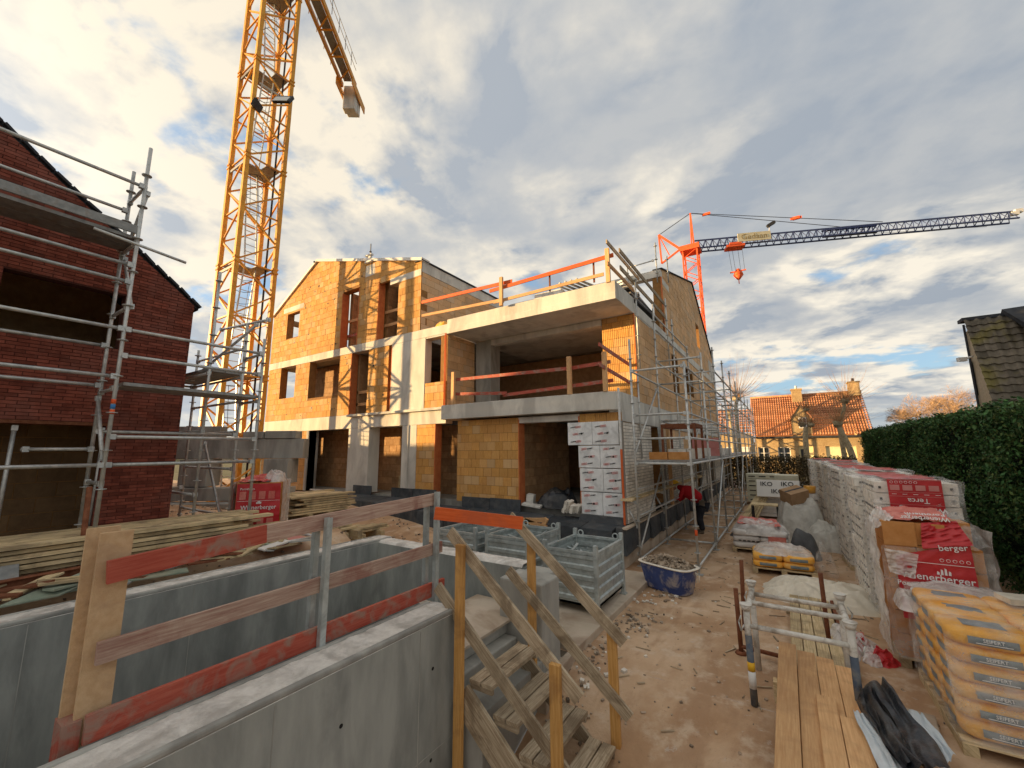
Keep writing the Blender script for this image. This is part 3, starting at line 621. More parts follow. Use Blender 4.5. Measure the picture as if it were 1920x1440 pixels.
# membranes on the plinth: single boards
pb = MB()
x = -14.6; k = 0; r_ = random.Random(6)
def holes(b):
    for k in range(90):
        x, z = r_.uniform(-19, -9.8), r_.uniform(3.8, 9.6)
        if z > 8.4+min((x+19.15)*.5, (-9.65-x)*.26) or 5.95 < z < 6.35 or any(a-.1 < x < c_+.1 and d-.1 < z < e+.1 for a, c_, d, e in ((-18.12, -16.95, 4.4, 6.1), (-15.92, -13.92, 4.4, 6.1), (-13.2, -12.2, 3.6, 6.1), (-11.12, -9.3, 3.6, 6), (-17.95, -16.98, 7.28, 8.5), (-13.95, -12.92, 6.2, 8.56), (-11.79, -10.75, 6.2, 8.5))): continue
        s = r_.uniform(.02, .035); b.box(x-s, x+s, FY-.004, FY+.02, z-s, z+s)
one(holes, 'block_holes', 'dark_text', bd, kind='stuff')
r_ = random.Random(5)
def leaf_panel(p, q, t=.02, name='membrane_board'):
    one(lambda b: b.hexa([V(a) for a in p]), name, 'membrane', bd)
while x < -3.2:
    wd = min(.98, -3.1-x); j = r_.uniform(-.015, .015); yb = 8.42+j; zt = .84 if x > -9 else .95
    zb = -.05 if x > -8 else .2
    one(lambda b: b.hexa([V(a) for a in ((x+.008, yb, zb), (x+wd-.008, yb, zb), (x+wd-.008, FY-.02, zb), (x+.008, FY-.02, zb), (x+.008, yb+.05, zt-.09), (x+wd-.008, yb+.05, zt-.09), (x+wd-.008, FY-.02, zt), (x+.008, FY-.02, zt))]), 'membrane_board', 'membrane', bd, bevel=.012)
    if not (-15.6 < x < -13.3 or -11.9 < x+.4 < -10.3 or -8.9 < x+.5 < -8 or -5.9 < x+.5 < -4.1): one(lambda b: b.box(x+.008, x+wd-.008, FY-.045, FY-.018, zt, zt+.28+j), 'membrane_board', 'membrane', bd)
    x += wd
y = 8.45
while y < 26:
    j = r_.uniform(-.012, .02); one(lambda b: b.hexa([V(a) for a in ((SX+.02, y+.01, .30), (SX+.17+j*2+.05, y+.01, .28+j), (SX+.17+j*2, y+.99, .30), (SX+.02, y+.99, .30), (SX+.02, y+.01, .83), (SX+.15+j, y+.01, .80), (SX+.15+j, y+.99, .80), (SX+.02, y+.99, .83))]), 'membrane_board', 'membrane', bd)
    y += 1.0
one(lambda b: b.box(SX+.14, SX+.24, 8.5, 26, .785, .82), 'sill', 'paving', bd)
cb('footing', SX-.2, SX+.13, 8.5, 26, -.1, .32, 'paving')
# foil insulation boards on the corner pier
def foil(x0, x1, y0, y1, z0, z1):
    o = one(lambda b: b.box(x0, x1, y0, y1, z0, z1), 'insulation_board', 'foil', bd, bevel=.006); return o
def ins(px0, py0, px1, py1, yy):
    a = at(px0, py0, y=yy); c_ = at(px1, py1, y=yy); return a.x, c_.x, c_.z, a.z
rows = [(-4.33, -3.08, 2.50, 3.04), (-4.07, -3.02, 1.98, 2.49), (-4.05, -3.02, 1.45, 1.97), (-4.03, -3.0, .93, 1.44)]
r_ = random.Random(11)
for k, (a, c_, z0, z1) in enumerate(rows):
    mid = (a+c_)/2+r_.uniform(-.06, .06)
    for x0, x1 in ((a, mid-.004), (mid+.004, c_)):
        o = foil(x0, x1, 9.06, 9.235, z0+.004, z1-.004)
        for j in range(3):
            for i in range(max(1, int((x1-x0)/.36))):
                cx, cz = x0+.2+i*.36+(j % 2)*.06, z0+.09+j*.17
                if cx+.12 > x1 or cz > z1-.03: continue
                tl = V((1, 0, .13)); sw = (i+j+k) % 2
                text('LAWFOR' if not sw else 'JOUMET', .034, (cx+(-.06 if not sw else .09), 9.052, cz+(-.008 if not sw else .012)), tl, (-.13, 0, 1), 'dark_text', o, off=.03)
                cxx = cx+(.07 if not sw else -.06)
                one(lambda b: [b.beam(V((cxx, 9.055, cz))+tl*p[0]+V((0, 0, p[1])), V((cxx, 9.055, cz))+tl*p[2]+V((0, 0, p[3])), .004, .004) for p in ((-.065, -.02, .065, -.02), (-.065, .02, .065, .02), (-.065, -.02, -.065, .02), (.065, -.02, .065, .02), (-.05, -.006, .05, -.006), (-.05, .006, .045, .006))], 'printed_frame', 'red_text', o)
        one(lambda b: b.tube(((x0+x1)/2+.05, 9.065, (z0+z1)/2), ((x0+x1)/2+.05, 9.048, (z0+z1)/2), .022, n=10), 'fixing_plate', 'dark_steel', o)
    one(lambda b: b.box(c_+.002, c_+.05, 9.07, 9.23, z0, z1), 'foam_edge', 'foam_edge', bd)
one(lambda b: b.box(-3.07, -3.035, 9.05, 9.0+.055, 1.46, 1.96), 'dark_strip', 'foam_edge', bd)
one(lambda b: b.hexa([V(a) for a in ((-4.08, 8.95, .80), (-3.0, 8.87, .74), (-3.0, 9.2, .74), (-4.08, 9.2, .80), (-4.05, 9.03, .95), (-3.0, 9.0, .93), (-3.0, 9.2, .95), (-4.05, 9.2, .95))]), 'membrane_flap', 'black_film', bd)
# brick-laying profile at the corner
pr = thing('corner_profile', 'upright mason profile with white top and orange lower half at the brick corner', 'profile', (-2.96, 8.86, .8))
one(lambda b: b.box(-2.99, -2.95, 8.84, 8.88, 2.4, 3.75), 'upper_rod', 'profile_white', pr); one(lambda b: b.box(-2.99, -2.95, 8.84, 8.88, .72, 2.4), 'lower_rod', 'orange_tube', pr)
# ------------------------------------------------------------------ left brick house
bh = thing('brick_house', 'dark red brick gable house under construction behind the timber pile', 'house', (-14, -1, 1))
HX = -8.6
gp = [(-6.5, 1.0), (2.78, 1.0), (2.78, 4.98), (-1.85, 8.55), (-6.5, 4.98)]
hop = [(.62, 1.87, 4.0, 4.88), (-3.2, 1.86, .9, 2.84), (-2.4, -.4, 4.0, 4.88)]
wall('house', (HX, 0, 0), Y, X, gp, hop, .050, .21, .008, 0, bh, dep=.20, mtc='red_joint', proud=.012, bdep=.04)
lay('house', bh, 'brick', 'red_brick')
wall('house', (0, 2.76, 0), -X, Y, [(8.83, 1.0), (20.5, 1.0), (20.5, 4.95), (8.83, 4.95)], [], 3.95, 11.7, 0, 0, bh, dep=.2, mtc='red_brick', proud=0); PIECES.pop('house')
one(lambda b: b.box(-20.5, -20.2, -6.5, 2.5, 1, 4.95), 'wall', 'red_brick', bh); one(lambda b: b.box(-20.2, -8.82, -6.7, -6.5, 1, 4.95), 'wall', 'red_brick', bh)
for sgn in (1, -1):
    y0, z0 = (2.86, 4.99) if sgn > 0 else (-6.6, 4.99)
    one(lambda b: b.hexa([V(p) for p in ((-20.6, y0, z0-.06), (HX-.05, y0, z0-.06), (HX-.05, -1.85, 8.56), (-20.6, -1.85, 8.56), (-20.6, y0, z0+.04), (HX-.05, y0, z0+.04), (HX-.05, -1.85, 8.68), (-20.6, -1.85, 8.68))]), 'roof', 'slate', bh)
r_ = random.Random(4)
for k in range(26):   # ragged verge tiles along the gable slope
    t = k/25; y = 2.80-t*4.5; z = 4.99+t*3.47
    one(lambda b: b.obox((HX-.02, y, z+.05), .09, .2, .035, 0, -.65+r_.uniform(-.12, .1)), 'verge_tile', 'slate', bh)
one(lambda b: b.box(HX-.25, HX-.02, .60, 1.89, 3.955, 3.998), 'sill', 'concrete', bh)
one(lambda b: b.box(HX-.3, HX+.004, -3.2, 1.9, 2.80, 2.845), 'lintel', 'rust', bh)
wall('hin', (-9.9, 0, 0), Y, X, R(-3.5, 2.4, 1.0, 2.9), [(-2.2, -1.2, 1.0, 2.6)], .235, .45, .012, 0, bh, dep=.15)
lay('hin', bh, 'inner_block', 'clay_void_shade', 150)
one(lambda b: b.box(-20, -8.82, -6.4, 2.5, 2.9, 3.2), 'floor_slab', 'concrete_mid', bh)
one(lambda b: b.box(-11.2, -11, -6.4, 2.5, 3.2, 6.0), 'inner_wall', 'clay_room_shade', bh)
ax = thing('unseen_shade_house', 'unseen flat roofed brick house added behind the gable house to shade the facade', 'house', (-32, -5, .5))  # added out of view as shade caster, flat top sets the facade shadow height
one(lambda b: b.box(-41, -24.5, -9, .5, .5, 4.35), 'wall', 'red_brick', ax); one(lambda b: b.box(-41.2, -24.3, -9.2, .7, 4.35, 4.5), 'roof', 'slate', ax)

# ------------------------------------------------------------------ scaffolding
def ros(b, p, s=.5, z0=None, z1=None, r=.024):
    b.tube((p[0], p[1], z0), (p[0], p[1], z1), r, n=8); z = z0+.35
    while z < z1-.03: b.tube((p[0], p[1], z-.005), (p[0], p[1], z+.005), r+.036, n=10); z += s
def post(root, x, y, z0, z1, mtl='steel', base=True):
    one(lambda b: ros(b, (x, y), .5, z0+.05, z1), 'standard', mtl, root)
    if base: one(lambda b: (b.box(x-.07, x+.07, y-.07, y+.07, z0-.002, z0+.006), b.tube((x, y, z0), (x, y, z0+.2), .017, n=8), b.tube((x, y, z0+.12), (x, y, z0+.15), .045, n=6)), 'base_jack', mtl, root)
def led(root, p, q, name='ledger', mtl='steel', r=.024): one(lambda b: (b.tube(p, q, r, n=8), b.obox(V(p)+(V(q)-V(p)).normalized()*.04, .06, .06, .07), b.obox(V(q)-(V(q)-V(p)).normalized()*.04, .06, .06, .07)), name, mtl, root)
def deck(root, x0, x1, y0, y1, z, along='y', mtl='steel_dull', n_=2):
    for k in range(n_):
        if along == 'y': w_ = (x1-x0)/n_; one(lambda b: b.box(x0+k*w_+.006, x0+(k+1)*w_-.006, y0, y1, z-.045, z), 'deck_board', mtl, root)
        else: w_ = (y1-y0)/n_; one(lambda b: b.box(x0, x1, y0+k*w_+.006, y0+(k+1)*w_-.006, z-.045, z), 'deck_board', mtl, root)
ls = thing('scaffolding', 'grey tube scaffolding round the corner of the dark red brick house', 'scaffolding', (-8, 1.7, 1))
for y, zo, zi in ((-.5, 7.0, 7.0), (1.66, 6.88, 6.78)):
    post(ls, -7.5, y, 1.03, zo); post(ls, -8.2, y, 1.03, zi)
post(ls, -7.5, 3.5, 1.03, 4.36); post(ls, -8.2, 3.5, 1.03, 4.75); post(ls, -10.3, 3.5, 1.03, 4.55); post(ls, -10.3, 2.98, 1.03, 5.0); post(ls, -8.22, 2.98, 1.03, 5.6, base=False)
for z in (6.24, 5.02, 4.09, 3.42, 2.24): led(ls, (-7.5, -.5, z), (-7.5, 1.66, z))
for z in (4.77,): led(ls, (-7.5, -.5, z), (-7.5, 1.66, z))
for z in (6.1, 5.65, 3.95, 3.36): led(ls, (-8.2, -.5, z), (-8.2, 1.66, z))
for z in (4.09, 3.72, 2.61, 2.24): led(ls, (-7.5, 1.66, z), (-7.5, 3.5, z))
led(ls, (-8.2, 1.66, 2.7), (-8.2, 3.5, 2.7)); 
for y in (-.5, 1.66):
    for z in (6.24, 5.38, 4.4, 3.26, 2.0): led(ls, (-7.5, y, z), (-8.2, y, z), 'transom')
for z in (4.09, 3.26, 2.24, 1.3): led(ls, (-7.5, 3.5, z), (-8.2, 3.5, z), 'transom')
for z in (4.3, 3.75, 3.3, 2.75, 2.1, 1.3): led(ls, (-8.2, 3.5, z), (-10.3, 3.5, z)); 
for z in (3.75, 2.75, 1.7): led(ls, (-8.2, 2.98, z), (-10.3, 2.98, z)); led(ls, (-10.3, 2.98, z), (-10.3, 3.5, z), 'transom')
for p, q in (((-8.5, 3.53, 1.15), (-9.6, 3.53, 2.6)), ((-7.5, 1.7, 4.4), (-8.2, 1.7, 5.35)), ((-7.52, 1.64, 2.3), (-8.2, 1.64, 3.2)), ((-8.2, 1.70, 5.4), (-7.5, 1.70, 6.2))): led(ls, p, q, 'brace')
led(ls, (-7.46, 3.53, 4.72), (-9.4, 3.53, 4.86)); led(ls, (-9.6, 3.2, 3.8), (-7.7, 3.45, 4.66), 'brace')
deck(ls, -8.17, -7.53, -3, 1.70, 5.47); deck(ls, -8.17, -7.53, 1.74, 3.52, 3.36); deck(ls, -10.3, -8.25, 2.95, 3.53, 3.84, 'x')
one(lambda b: b.tube((-7.44, 1.2, 5.36), (-7.4, 2.22, 5.26), .022), 'loose_tube', 'steel', ls)
one(lambda b: b.box(-7.52, -7.49, -3, 1.66, 5.50, 5.62), 'toe_board', 'steel_dull', ls)
for z, mt_ in ((3.05, 'crane_red'), (2.98, 'blue_dot'), (2.91, 'crane_red')): one(lambda b: b.tube((-7.5, 1.66, z), (-7.5, 1.66, z+.06), .0262, n=10), 'marker_tape', mt_, ls)
# props in the opening
for y, x in ((.98, -8.75), (1.86, -8.7)): led(ls, (x, y, 1.05), (x+.05, y, 2.78), 'prop')
led(ls, (-8.3, 1.02, 2.45), (-8.05, 1.66, 2.45), 'transom')

rs = thing('scaffolding', 'long galvanised scaffold with low working deck along the side of the clay block building', 'scaffolding', (-2.1, 20, 0))
ys = [9.0+2.37*k for k in range(11)]
tops = [4.22, 4.86, 5.5, 5.5, 5.5, 5.4, 5.4, 5.3, 5.3, 5.2, 5.2]
for k, y in enumerate(ys):
    post(rs, -1.6, y, 0, tops[k] if k else 4.2); post(rs, -2.72, y, 0, [4.85, 6.4, 6.6, 6.2, 5.6][k] if k < 5 else 4.9)
    for z in ((.14, 2.10, 2.62, 3.13, 4.12) if k == 0 else (.14, 2.10, 3.13, 4.12, 4.75)): led(rs, (-1.6, y, z), (-2.72, y, z), 'transom')
    if k < 10:
        y2 = ys[k+1]
        for z in (.14, 2.10, 2.62, 3.13, 4.12): led(rs, (-1.6, y, z), (-1.6, y2, z))
        for z in ((.14, 2.1, 3.13, 4.12, 4.75) if k else (.14, 2.10, 4.12)): led(rs, (-2.72, y, z), (-2.72, y2, z))
        if k > 1: led(rs, (-1.6, y, 4.75), (-1.6, y2, 4.75))
        if k in (1, 2): led(rs, (-2.72, y, 5.7), (-2.72, y2, 5.7)); led(rs, (-2.72, y, 6.1), (-2.72, y2, 6.1))
        for z in (1.0, 1.55): led(rs, (-2.72, y, z), (-2.72, y2, z))
        deck(rs, -2.70, -1.63, y+.02, y2-.02, 2.16, n_=3)
        if k in (0, 3, 6): led(rs, (-2.75, y, .2), (-2.75, y2, 1.9), 'brace'); led(rs, (-2.75, y, 2.2), (-2.75, y2, 4.0), 'brace')
        if k in (1, 4, 7): led(rs, (-1.57, y, .2), (-1.57, y2, 2.05), 'brace')
        # lower narrow deck against the wall
        if k < 4:
            one(lambda b: b.box(-3.0, -2.76, y-.25, y2-.3, 1.32, 1.365), 'deck_board', 'plank_dirty', rs); led(rs, (-2.72, y, 1.28), (-3.0, y-.02, 1.28), 'bracket')
            led(rs, (-2.72, y+.02, .75), (-3.0, y, 1.27), 'brace')
one(lambda b: b.tube((-1.6, 9.0, .72), (-1.6, 9.0, .83), .0262, n=10), 'marker_tape', 'crane_red', rs)
# raised guard posts at the terrace edge
for (a, c_) in (((1190, 520), (1198, 690)), ((1225, 600), (1226, 700)), ((1195, 700), (1203, 860)), ((1247, 560), (1250, 700))):
    p = at(*a, x=-2.86); q = at(*c_, x=-2.86); q.y = p.y
    one(lambda b: ros(b, (-2.86, p.y), .5, q.z, p.z, .022), 'standard', 'steel', rs)
for a, c_ in (((1176, 498), (1178, 540)), ((1228, 455), (1229, 515)), ((1250, 480), (1251, 515))):
    p = at(*a, y=14.05); q = at(*c_, y=14.05); one(lambda b: ros(b, (p.x, 14.05), .5, q.z-.3, p.z, .022), 'standard', 'steel', rs)
led(rs, at(1178, 502, y=14.05), at(1226, 488, y=14.05)); 
for z in (6.75, 7.2): one(lambda b: plank(b, (-2.93, 9.3, z), (-2.93, 14.1, z), .11, .03), 'guard_board', 'wood_grey', rs)

# far terrace scaffold and formwork on the roof deck
rd = thing('formwork_stack', 'stack of dark formwork panels and props on the roof terrace corner', 'formwork', (-4.5, 12, 6.13))
r_ = random.Random(8)
for k in range(7): one(lambda b: b.obox((-4.2+r_.uniform(-.1, .1), 12.4, 6.25+k*.13), 1.9, 2.6, .05, r_.uniform(-.05, .05)), 'panel', 'dark_steel' if k % 2 else 'steel_dull', rd)
for k in range(9): one(lambda b: b.tube((-5.2+k*.09, 10.4, 7.2+.05*(k % 2)), (-4.4+k*.09, 13.4, 7.24), .03), 'prop', 'steel_dull', rd)
for k in range(14): one(lambda b: b.obox((-3.55+.04*(k % 3), 10.9+.2*(k//2), 6.95+.09*(k % 2)), .5, .1, .06, r_.uniform(-.4, .4), r_.uniform(-.3, .3)), 'clamp', 'steel', rd)
bk = thing('brick_stack', 'small stack of red bricks beside the roof terrace railing', 'bricks', (-6, 9.9, 6.13))
a = at(950, 556, y=9.9)
for k in range(12): one(lambda b: b.box(a.x-.1+(k % 2)*.25, a.x+.13+(k % 2)*.25, 9.85+.11*(k//2 % 2), 9.95+.11*(k//2 % 2), 6.45+.07*(k//4), 6.515+.07*(k//4)), 'brick', 'clay_red', bk)
one(lambda b: b.box(a.x-.1, a.x+.4, 9.8, 10.1, 6.13, 6.45), 'pallet', 'plank_dirty', bk)
bx = thing('insulation_stack', 'pale wrapped stack standing on the roof terrace behind the railing', 'insulation', (-5, 10.4, 6.13))
a = at(1032, 528, y=10.4); one(lambda b: b.box(a.x-.45, a.x+.45, 10.2, 10.8, 6.13, 7.0), 'pack', 'big_bag', bx, bevel=.02)
yb = thing('yellow_bag', 'crumpled yellow bag lying at the left end of the roof terrace', 'bag', (-9, 9.7, 6.3))
def heap(b, cx, cy, z0, rx, ry, h, seed=0, nu=26, nv=56, pw=3., wr=.12, rz=0., folds=9):
    def f_(u, v):
        t = 2*pi*v; k = 1+.18*noise.noise(V((cos(t)*1.5, sin(t)*1.5, seed)))+.06*noise.noise(V((cos(t)*6, sin(t)*6, seed)))
        ss = (abs(cos(t))**4+abs(sin(t))**4)**-.25*.86
        x = rx*u*k*cos(t)*ss; y = ry*u*k*sin(t)*ss
        n_ = noise.noise(V((x/rx*1.7, y/ry*1.7, seed+3)))
        q = V((x/rx*folds*.22+n_, y/ry*folds*.22-n_, seed+9)); r1 = (1-abs(noise.noise(q))*2.4)**1; r2 = 1-abs(noise.noise(q*2.3))*2.2
        z = h*(1-u**pw)*(1+.40*n_)+h*wr*(.75*r1+.3*r2)*(1-u**5)
        return (cx+x*cos(rz)-y*sin(rz), cy+x*sin(rz)+y*cos(rz), z0+max(0, z))
    b.grid(f_, nu, nv); return b
one(lambda b: heap(b, at(832, 608, y=9.6).x, 9.6, 6.3, .35, .25, .2, 3), 'bag', 'sack', yb)
dl = thing('grey_box', 'pale grey board pack lying on the roof terrace near its left end', 'pack', (-8, 9.9, 6.13))
a = at(880, 580, y=9.9); one(lambda b: b.obox((a.x, 9.9, 6.55), .9, .4, .14, .1), 'pack', 'galvanised', dl); one(lambda b: b.box(a.x-.4, a.x+.4, 9.75, 10.05, 6.13, 6.475), 'pallet', 'plank_dirty', dl)

# guard rails of terrace and loggia
tr = thing('guard_rail', 'vivid orange and raw timber guard rail round the roof terrace', 'guard rail', (-6.3, 9.2, 6.4))
yy = 9.19
def pb_(a, c_, y, w_, mt_, root, nm='rail_board', ny=(0, 1, 0), t=.03): one(lambda b: plank(b, at(*a, y=y), at(*c_, y=y), w_, t, ny), nm, mt_, root)
pb_((791, 567), (960, 527), yy, .10, 'wood_vivid', tr); pb_((918, 546), (1150, 478), yy-.04, .10, 'wood_vivid', tr)
pb_((791, 592), (938, 563), yy, .085, 'wood_new', tr); pb_((926, 567), (1132, 514), yy-.035, .085, 'wood_new', tr)
for a, c_ in (((940, 520), (940, 572)), ((1140, 466), (1141, 528))): p = at(*a, y=yy-.09); q = at(*c_, y=yy-.09); one(lambda b: b.box(q.x-.05, q.x+.05, yy-.13, yy-.06, q.z-.02, p.z), 'post', 'wood_new', tr)
for a, c_ in (((1030, 515), (1031, 545)), ((1113, 490), (1114, 528))): p = at(*a, y=yy+.04); q = at(*c_, y=yy+.04); one(lambda b: b.box(q.x-.02, q.x+.02, yy+.03, yy+.06, q.z-.02, p.z), 'post', 'rust', tr)
one(lambda b: plank(b, (-3.12, 8.95, 7.33), (-3.12, 11.6, 7.33), .10, .03), 'rail_board', 'wood_grey', tr); one(lambda b: plank(b, (-3.12, 8.95, 6.78), (-3.12, 11.0, 6.78), .10, .03), 'rail_board', 'wood_new', tr)
lr = thing('guard_rail', 'red board guard rail on timber posts across the loggia balcony below the terrace', 'guard rail', (-5.7, 9.1, 3.72))
yy = 9.12
pb_((846, 713), (1072, 690), yy, .085, 'wood_red', lr); pb_((1060, 692), (1145, 678), yy+.035, .085, 'wood_red', lr)
pb_((846, 739), (950, 737), yy, .085, 'wood_red', lr); pb_((944, 741), (1150, 713), yy+.035, .085, 'wood_red', lr)
for a, c_ in (((851, 698), (852, 755)), ((1067, 669), (1069, 737)), ((1133, 660), (1134, 735))): p = at(*a, y=yy-.05); one(lambda b: b.box(p.x-.05, p.x+.05, yy-.11, yy-.02, 3.5 if p.x < -8 else 3.72, p.z), 'post', 'wood_new', lr)
for z, z2 in ((4.66, 4.66), (4.18, 4.18)): one(lambda b: plank(b, (-3.34, 8.75, z+.12), (-3.2, 10.62, z2-.08), .085, .03), 'rail_board', 'wood_red', lr)
# window guard boards
for (x0, x1, z, nm) in ((-13.95, -12.92, 7.45, 'wood_new'), (-13.95, -12.92, 6.85, 'wood_red'), (-11.79, -10.75, 7.4, 'wood_new'), (-11.79, -10.75, 6.9, 'wood_new'), (-13.18, -12.2, 4.55, 'wood_new'), (-13.18, -12.2, 4.1, 'wood_new')):
    one(lambda b: b.box(x0-.1, x1+.1, FY+.31, FY+.34, z-.05, z+.05), 'guard_board', nm, bd)
led(bd, (-13.2, 10.3, 6.28), (-13.2, 10.3, 8.6), 'prop'); one(lambda b: b.beam((-13.6, 10.2, 8.3), (-12.8, 10.2, 6.3), .04, .04), 'brace', 'dark_steel', bd)
one(lambda b: [b.box(-11.7, -9.95, 10.2+.35*k, 10.4+.35*k, 7.95, 8.02) for k in range(8)], 'scaffold_deck', 'dark_steel', bd, kind='stuff')
for x, z in ((-13.6, 10.9), (-18.2, 9.4), ): one(lambda b: ros(b, (x, FY+.9), .5, z-2.2, z, .022), 'tube_end', 'steel_dull', bd)
one(lambda b: (b.tube((SX+.08, 22.3, 9.3), (SX-.8, 22.3, 9.3), .04), b.tube((SX+.08, 24.1, 8.5), (SX-.8, 24.1, 8.5), .04)), 'tube_end', 'dark_steel', bd)

# ------------------------------------------------------------------ yellow tower crane
yc = thing('tower_crane', 'yellow lattice tower crane standing beside the unfinished building', 'crane', (-16.6, 6.9, .7))
CX, CY, CS = -15.95, 6.22, 1.35
LG = [(CX, CY), (CX, CY+CS), (CX-CS, CY+CS), (CX-CS, CY)]
for x, y in LG: one(lambda b: b.box(x-.075, x+.075, y-.075, y+.075, .6, 25.2), 'mast_leg', 'crane_yellow', yc)
zb, bay = .9, 1.05; nb = 23
for k in range(nb):
    z0, z1 = zb+k*bay, zb+(k+1)*bay
    for f in range(4):
        p, q = LG[f], LG[(f+1) % 4]
        if (k+f) % 2: p, q = q, p
        one(lambda b: b.beam((*p, z0), (*q, z1), .055, .055), 'lattice_brace', 'crane_yellow', yc)
        if k % 4 == 0 or k % 4 == 2: one(lambda b: b.beam((*LG[f], z0), (*LG[(f+1) % 4], z0), .05, .05), 'lattice_bar', 'crane_yellow', yc)
    if k % 4 == 0:
        for x, y in LG: one(lambda b: [b.box(x-.10, x+.10, y-.10, y+.10, z0-.12+j*.16, z0-.06+j*.16) for j in (0, 1)], 'joint_plate', 'crane_yellow', yc, kind='stuff')
        one(lambda b: (b.box(CX-CS+.08, CX-.55, CY+.1, CY+CS-.1, z0+.02, z0+.06), b.box(CX-.55, CX-.1, CY+.75, CY+CS-.1, z0+.02, z0+.06)), 'platform', 'steel_dull', yc)
        one(lambda b: b.beam((CX, CY-.02, z0-.25), (CX-CS, CY-.02, z0-.25), .04, .10), 'platform_beam', 'steel_dull', yc)
        x0_, x1_ = (CX-1.05, CX-.4) if (k//4) % 2 else (CX-.4, CX-1.05)
        for dy in (-.2, .2): one(lambda b: b.beam((x0_, CY+.65+dy, z0+.05), (x1_, CY+.65+dy, z0+4.2), .04, .05), 'ladder_rail', 'galvanised', yc)
        one(lambda b: [b.tube((x0_+(x1_-x0_)*j/14, CY+.45, z0+.05+4.15*j/14), (x0_+(x1_-x0_)*j/14, CY+.85, z0+.05+4.15*j/14), .014, n=5) for j in range(1, 14)], 'rung', 'galvanised', yc, kind='stuff')
        def hoops(b):
            for j in range(5):
                t = .45+j*.11; cx_, cz_ = x0_+(x1_-x0_)*t, z0+.05+4.15*t; sg = -1 if x1_ > x0_ else 1
                pts = [(cx_-sg*.0+sg*.55*sin(pi*q/8), CY+.65+.33*cos(pi*q/8), cz_+.12) for q in range(9)]; b.path(pts, .010, 4)
            for q in (2, 4, 6):
                t0, t1 = .45, .89; sg = -1 if x1_ > x0_ else 1
                b.tube((x0_+(x1_-x0_)*t0+sg*.55*sin(pi*q/8), CY+.65+.33*cos(pi*q/8), z0+.17+4.15*t0), (x0_+(x1_-x0_)*t1+sg*.55*sin(pi*q/8), CY+.65+.33*cos(pi*q/8), z0+.17+4.15*t1), .009, n=4)
        one(hoops, 'ladder_cage', 'dark_steel', yc)
for dx in (.12, .2): one(lambda b: b.tube((CX-dx, CY+1.1, 1), (CX-dx, CY+1.1, 25), .018, n=5), 'cable', 'dark_steel', yc)
for a, rz, s_ in (((531, 187), .5, .62), ((482, 198), -.9, .5)):
    p = at(*a, y=CY-.15 if rz > 0 else CY+.1); o = one(lambda b: b.obox(p, s_, .10, s_*.62, rz, -.45, .1), 'floodlight', 'dark_steel', yc, bevel=.01)
    one(lambda b: b.obox(p+V((.02, -.07, -.03)) if rz > 0 else p+V((-.03, -.06, -.03)), s_*.84, .02, s_*.48, rz, -.45, .1), 'lamp_glass', 'lamp_glass', o)
one(lambda b: b.beam(at(488, 156, y=CY-.12), at(525, 180, y=CY-.12), .05, .06), 'light_bracket', 'dark_steel', yc)
# slewing top and jibs
MC = V((CX-CS/2, CY+CS/2, 25.0))
one(lambda b: b.tube(MC+V((0, 0, .2)), MC+V((0, 0, .9)), 1.0, n=20), 'slewing_ring', 'crane_yellow', yc)
E0 = at(617, 40, z=25.0); E1 = at(651, 178, z=25.0); jd = (V((E1.x, E1.y, 0))-V((MC.x, MC.y, 0))); jl = jd.length; jd.normalize(); js = V((-jd.y, jd.x, 0))
for s_ in (-.42, .42): one(lambda b: b.beam(MC+js*s_+V((0, 0, .9)), MC+js*s_+jd*(jl+.2)+V((0, 0, .9)), .12, .30), 'jib_chord', 'crane_yellow', yc)
for k in range(int(jl/.8)): one(lambda b: b.beam(MC+jd*(k*.8)-js*.42+V((0, 0, .82)), MC+jd*((k+(k % 2))*.8)+js*.42+V((0, 0, .82)), .07, .07), 'jib_brace', 'crane_yellow', yc)
one(lambda b: b.beam(MC+js*.0+V((0, 0, 1.0)), MC+jd*jl+V((0, 0, 1.0)), .5, .02), 'walkway', 'steel_dull', yc)
for s_ in (-.62, .62):
    one(lambda b: [b.tube(MC+js*s_+jd*(k*1.0)+V((0, 0, .9)), MC+js*s_+jd*(k*1.0)+V((0, 0, 1.9)), .02, n=5) for k in range(2, int(jl))]+[b.tube(MC+js*s_+jd*2+V((0, 0, z)), MC+js*s_+jd*(jl-.4)+V((0, 0, z)), .018, n=5) for z in (1.4, 1.9)], 'handrail', 'steel_dull', yc)
bl = MC+jd*(jl+.3); 
for k in range(2): one(lambda b: b.beam(bl+jd*(.55*k)+V((0, 0, .15-.0*k)), bl+jd*(.55*k+.5)+V((0, 0, .15)), .78, 1.7-.5*k), 'ballast_block', 'concrete', yc, bevel=.05)
for s_ in (-.5, .5): one(lambda b: b.beam(bl-jd*.9+js*s_+V((0, 0, .5)), bl+jd*1.5+js*s_+V((0, 0, .5)), .06, .5), 'ballast_frame', 'crane_yellow', yc)
fj = -jd
for s_ in (-.5, .5): one(lambda b: b.beam(MC+js*s_+V((0, 0, .9)), MC+js*s_+fj*22+V((0, 0, .9)), .14, .14), 'jib_chord', 'crane_yellow', yc)
one(lambda b: b.beam(MC+V((0, 0, 2.1)), MC+fj*22+V((0, 0, 2.1)), .14, .14), 'jib_chord', 'crane_yellow', yc)
for k in range(22):
    for s_ in (-.5, .5): one(lambda b: b.beam(MC+js*s_+fj*k+V((0, 0, .9)), MC+fj*(k+.5)+V((0, 0, 2.1)), .06, .06), 'jib_brace', 'crane_yellow', yc)

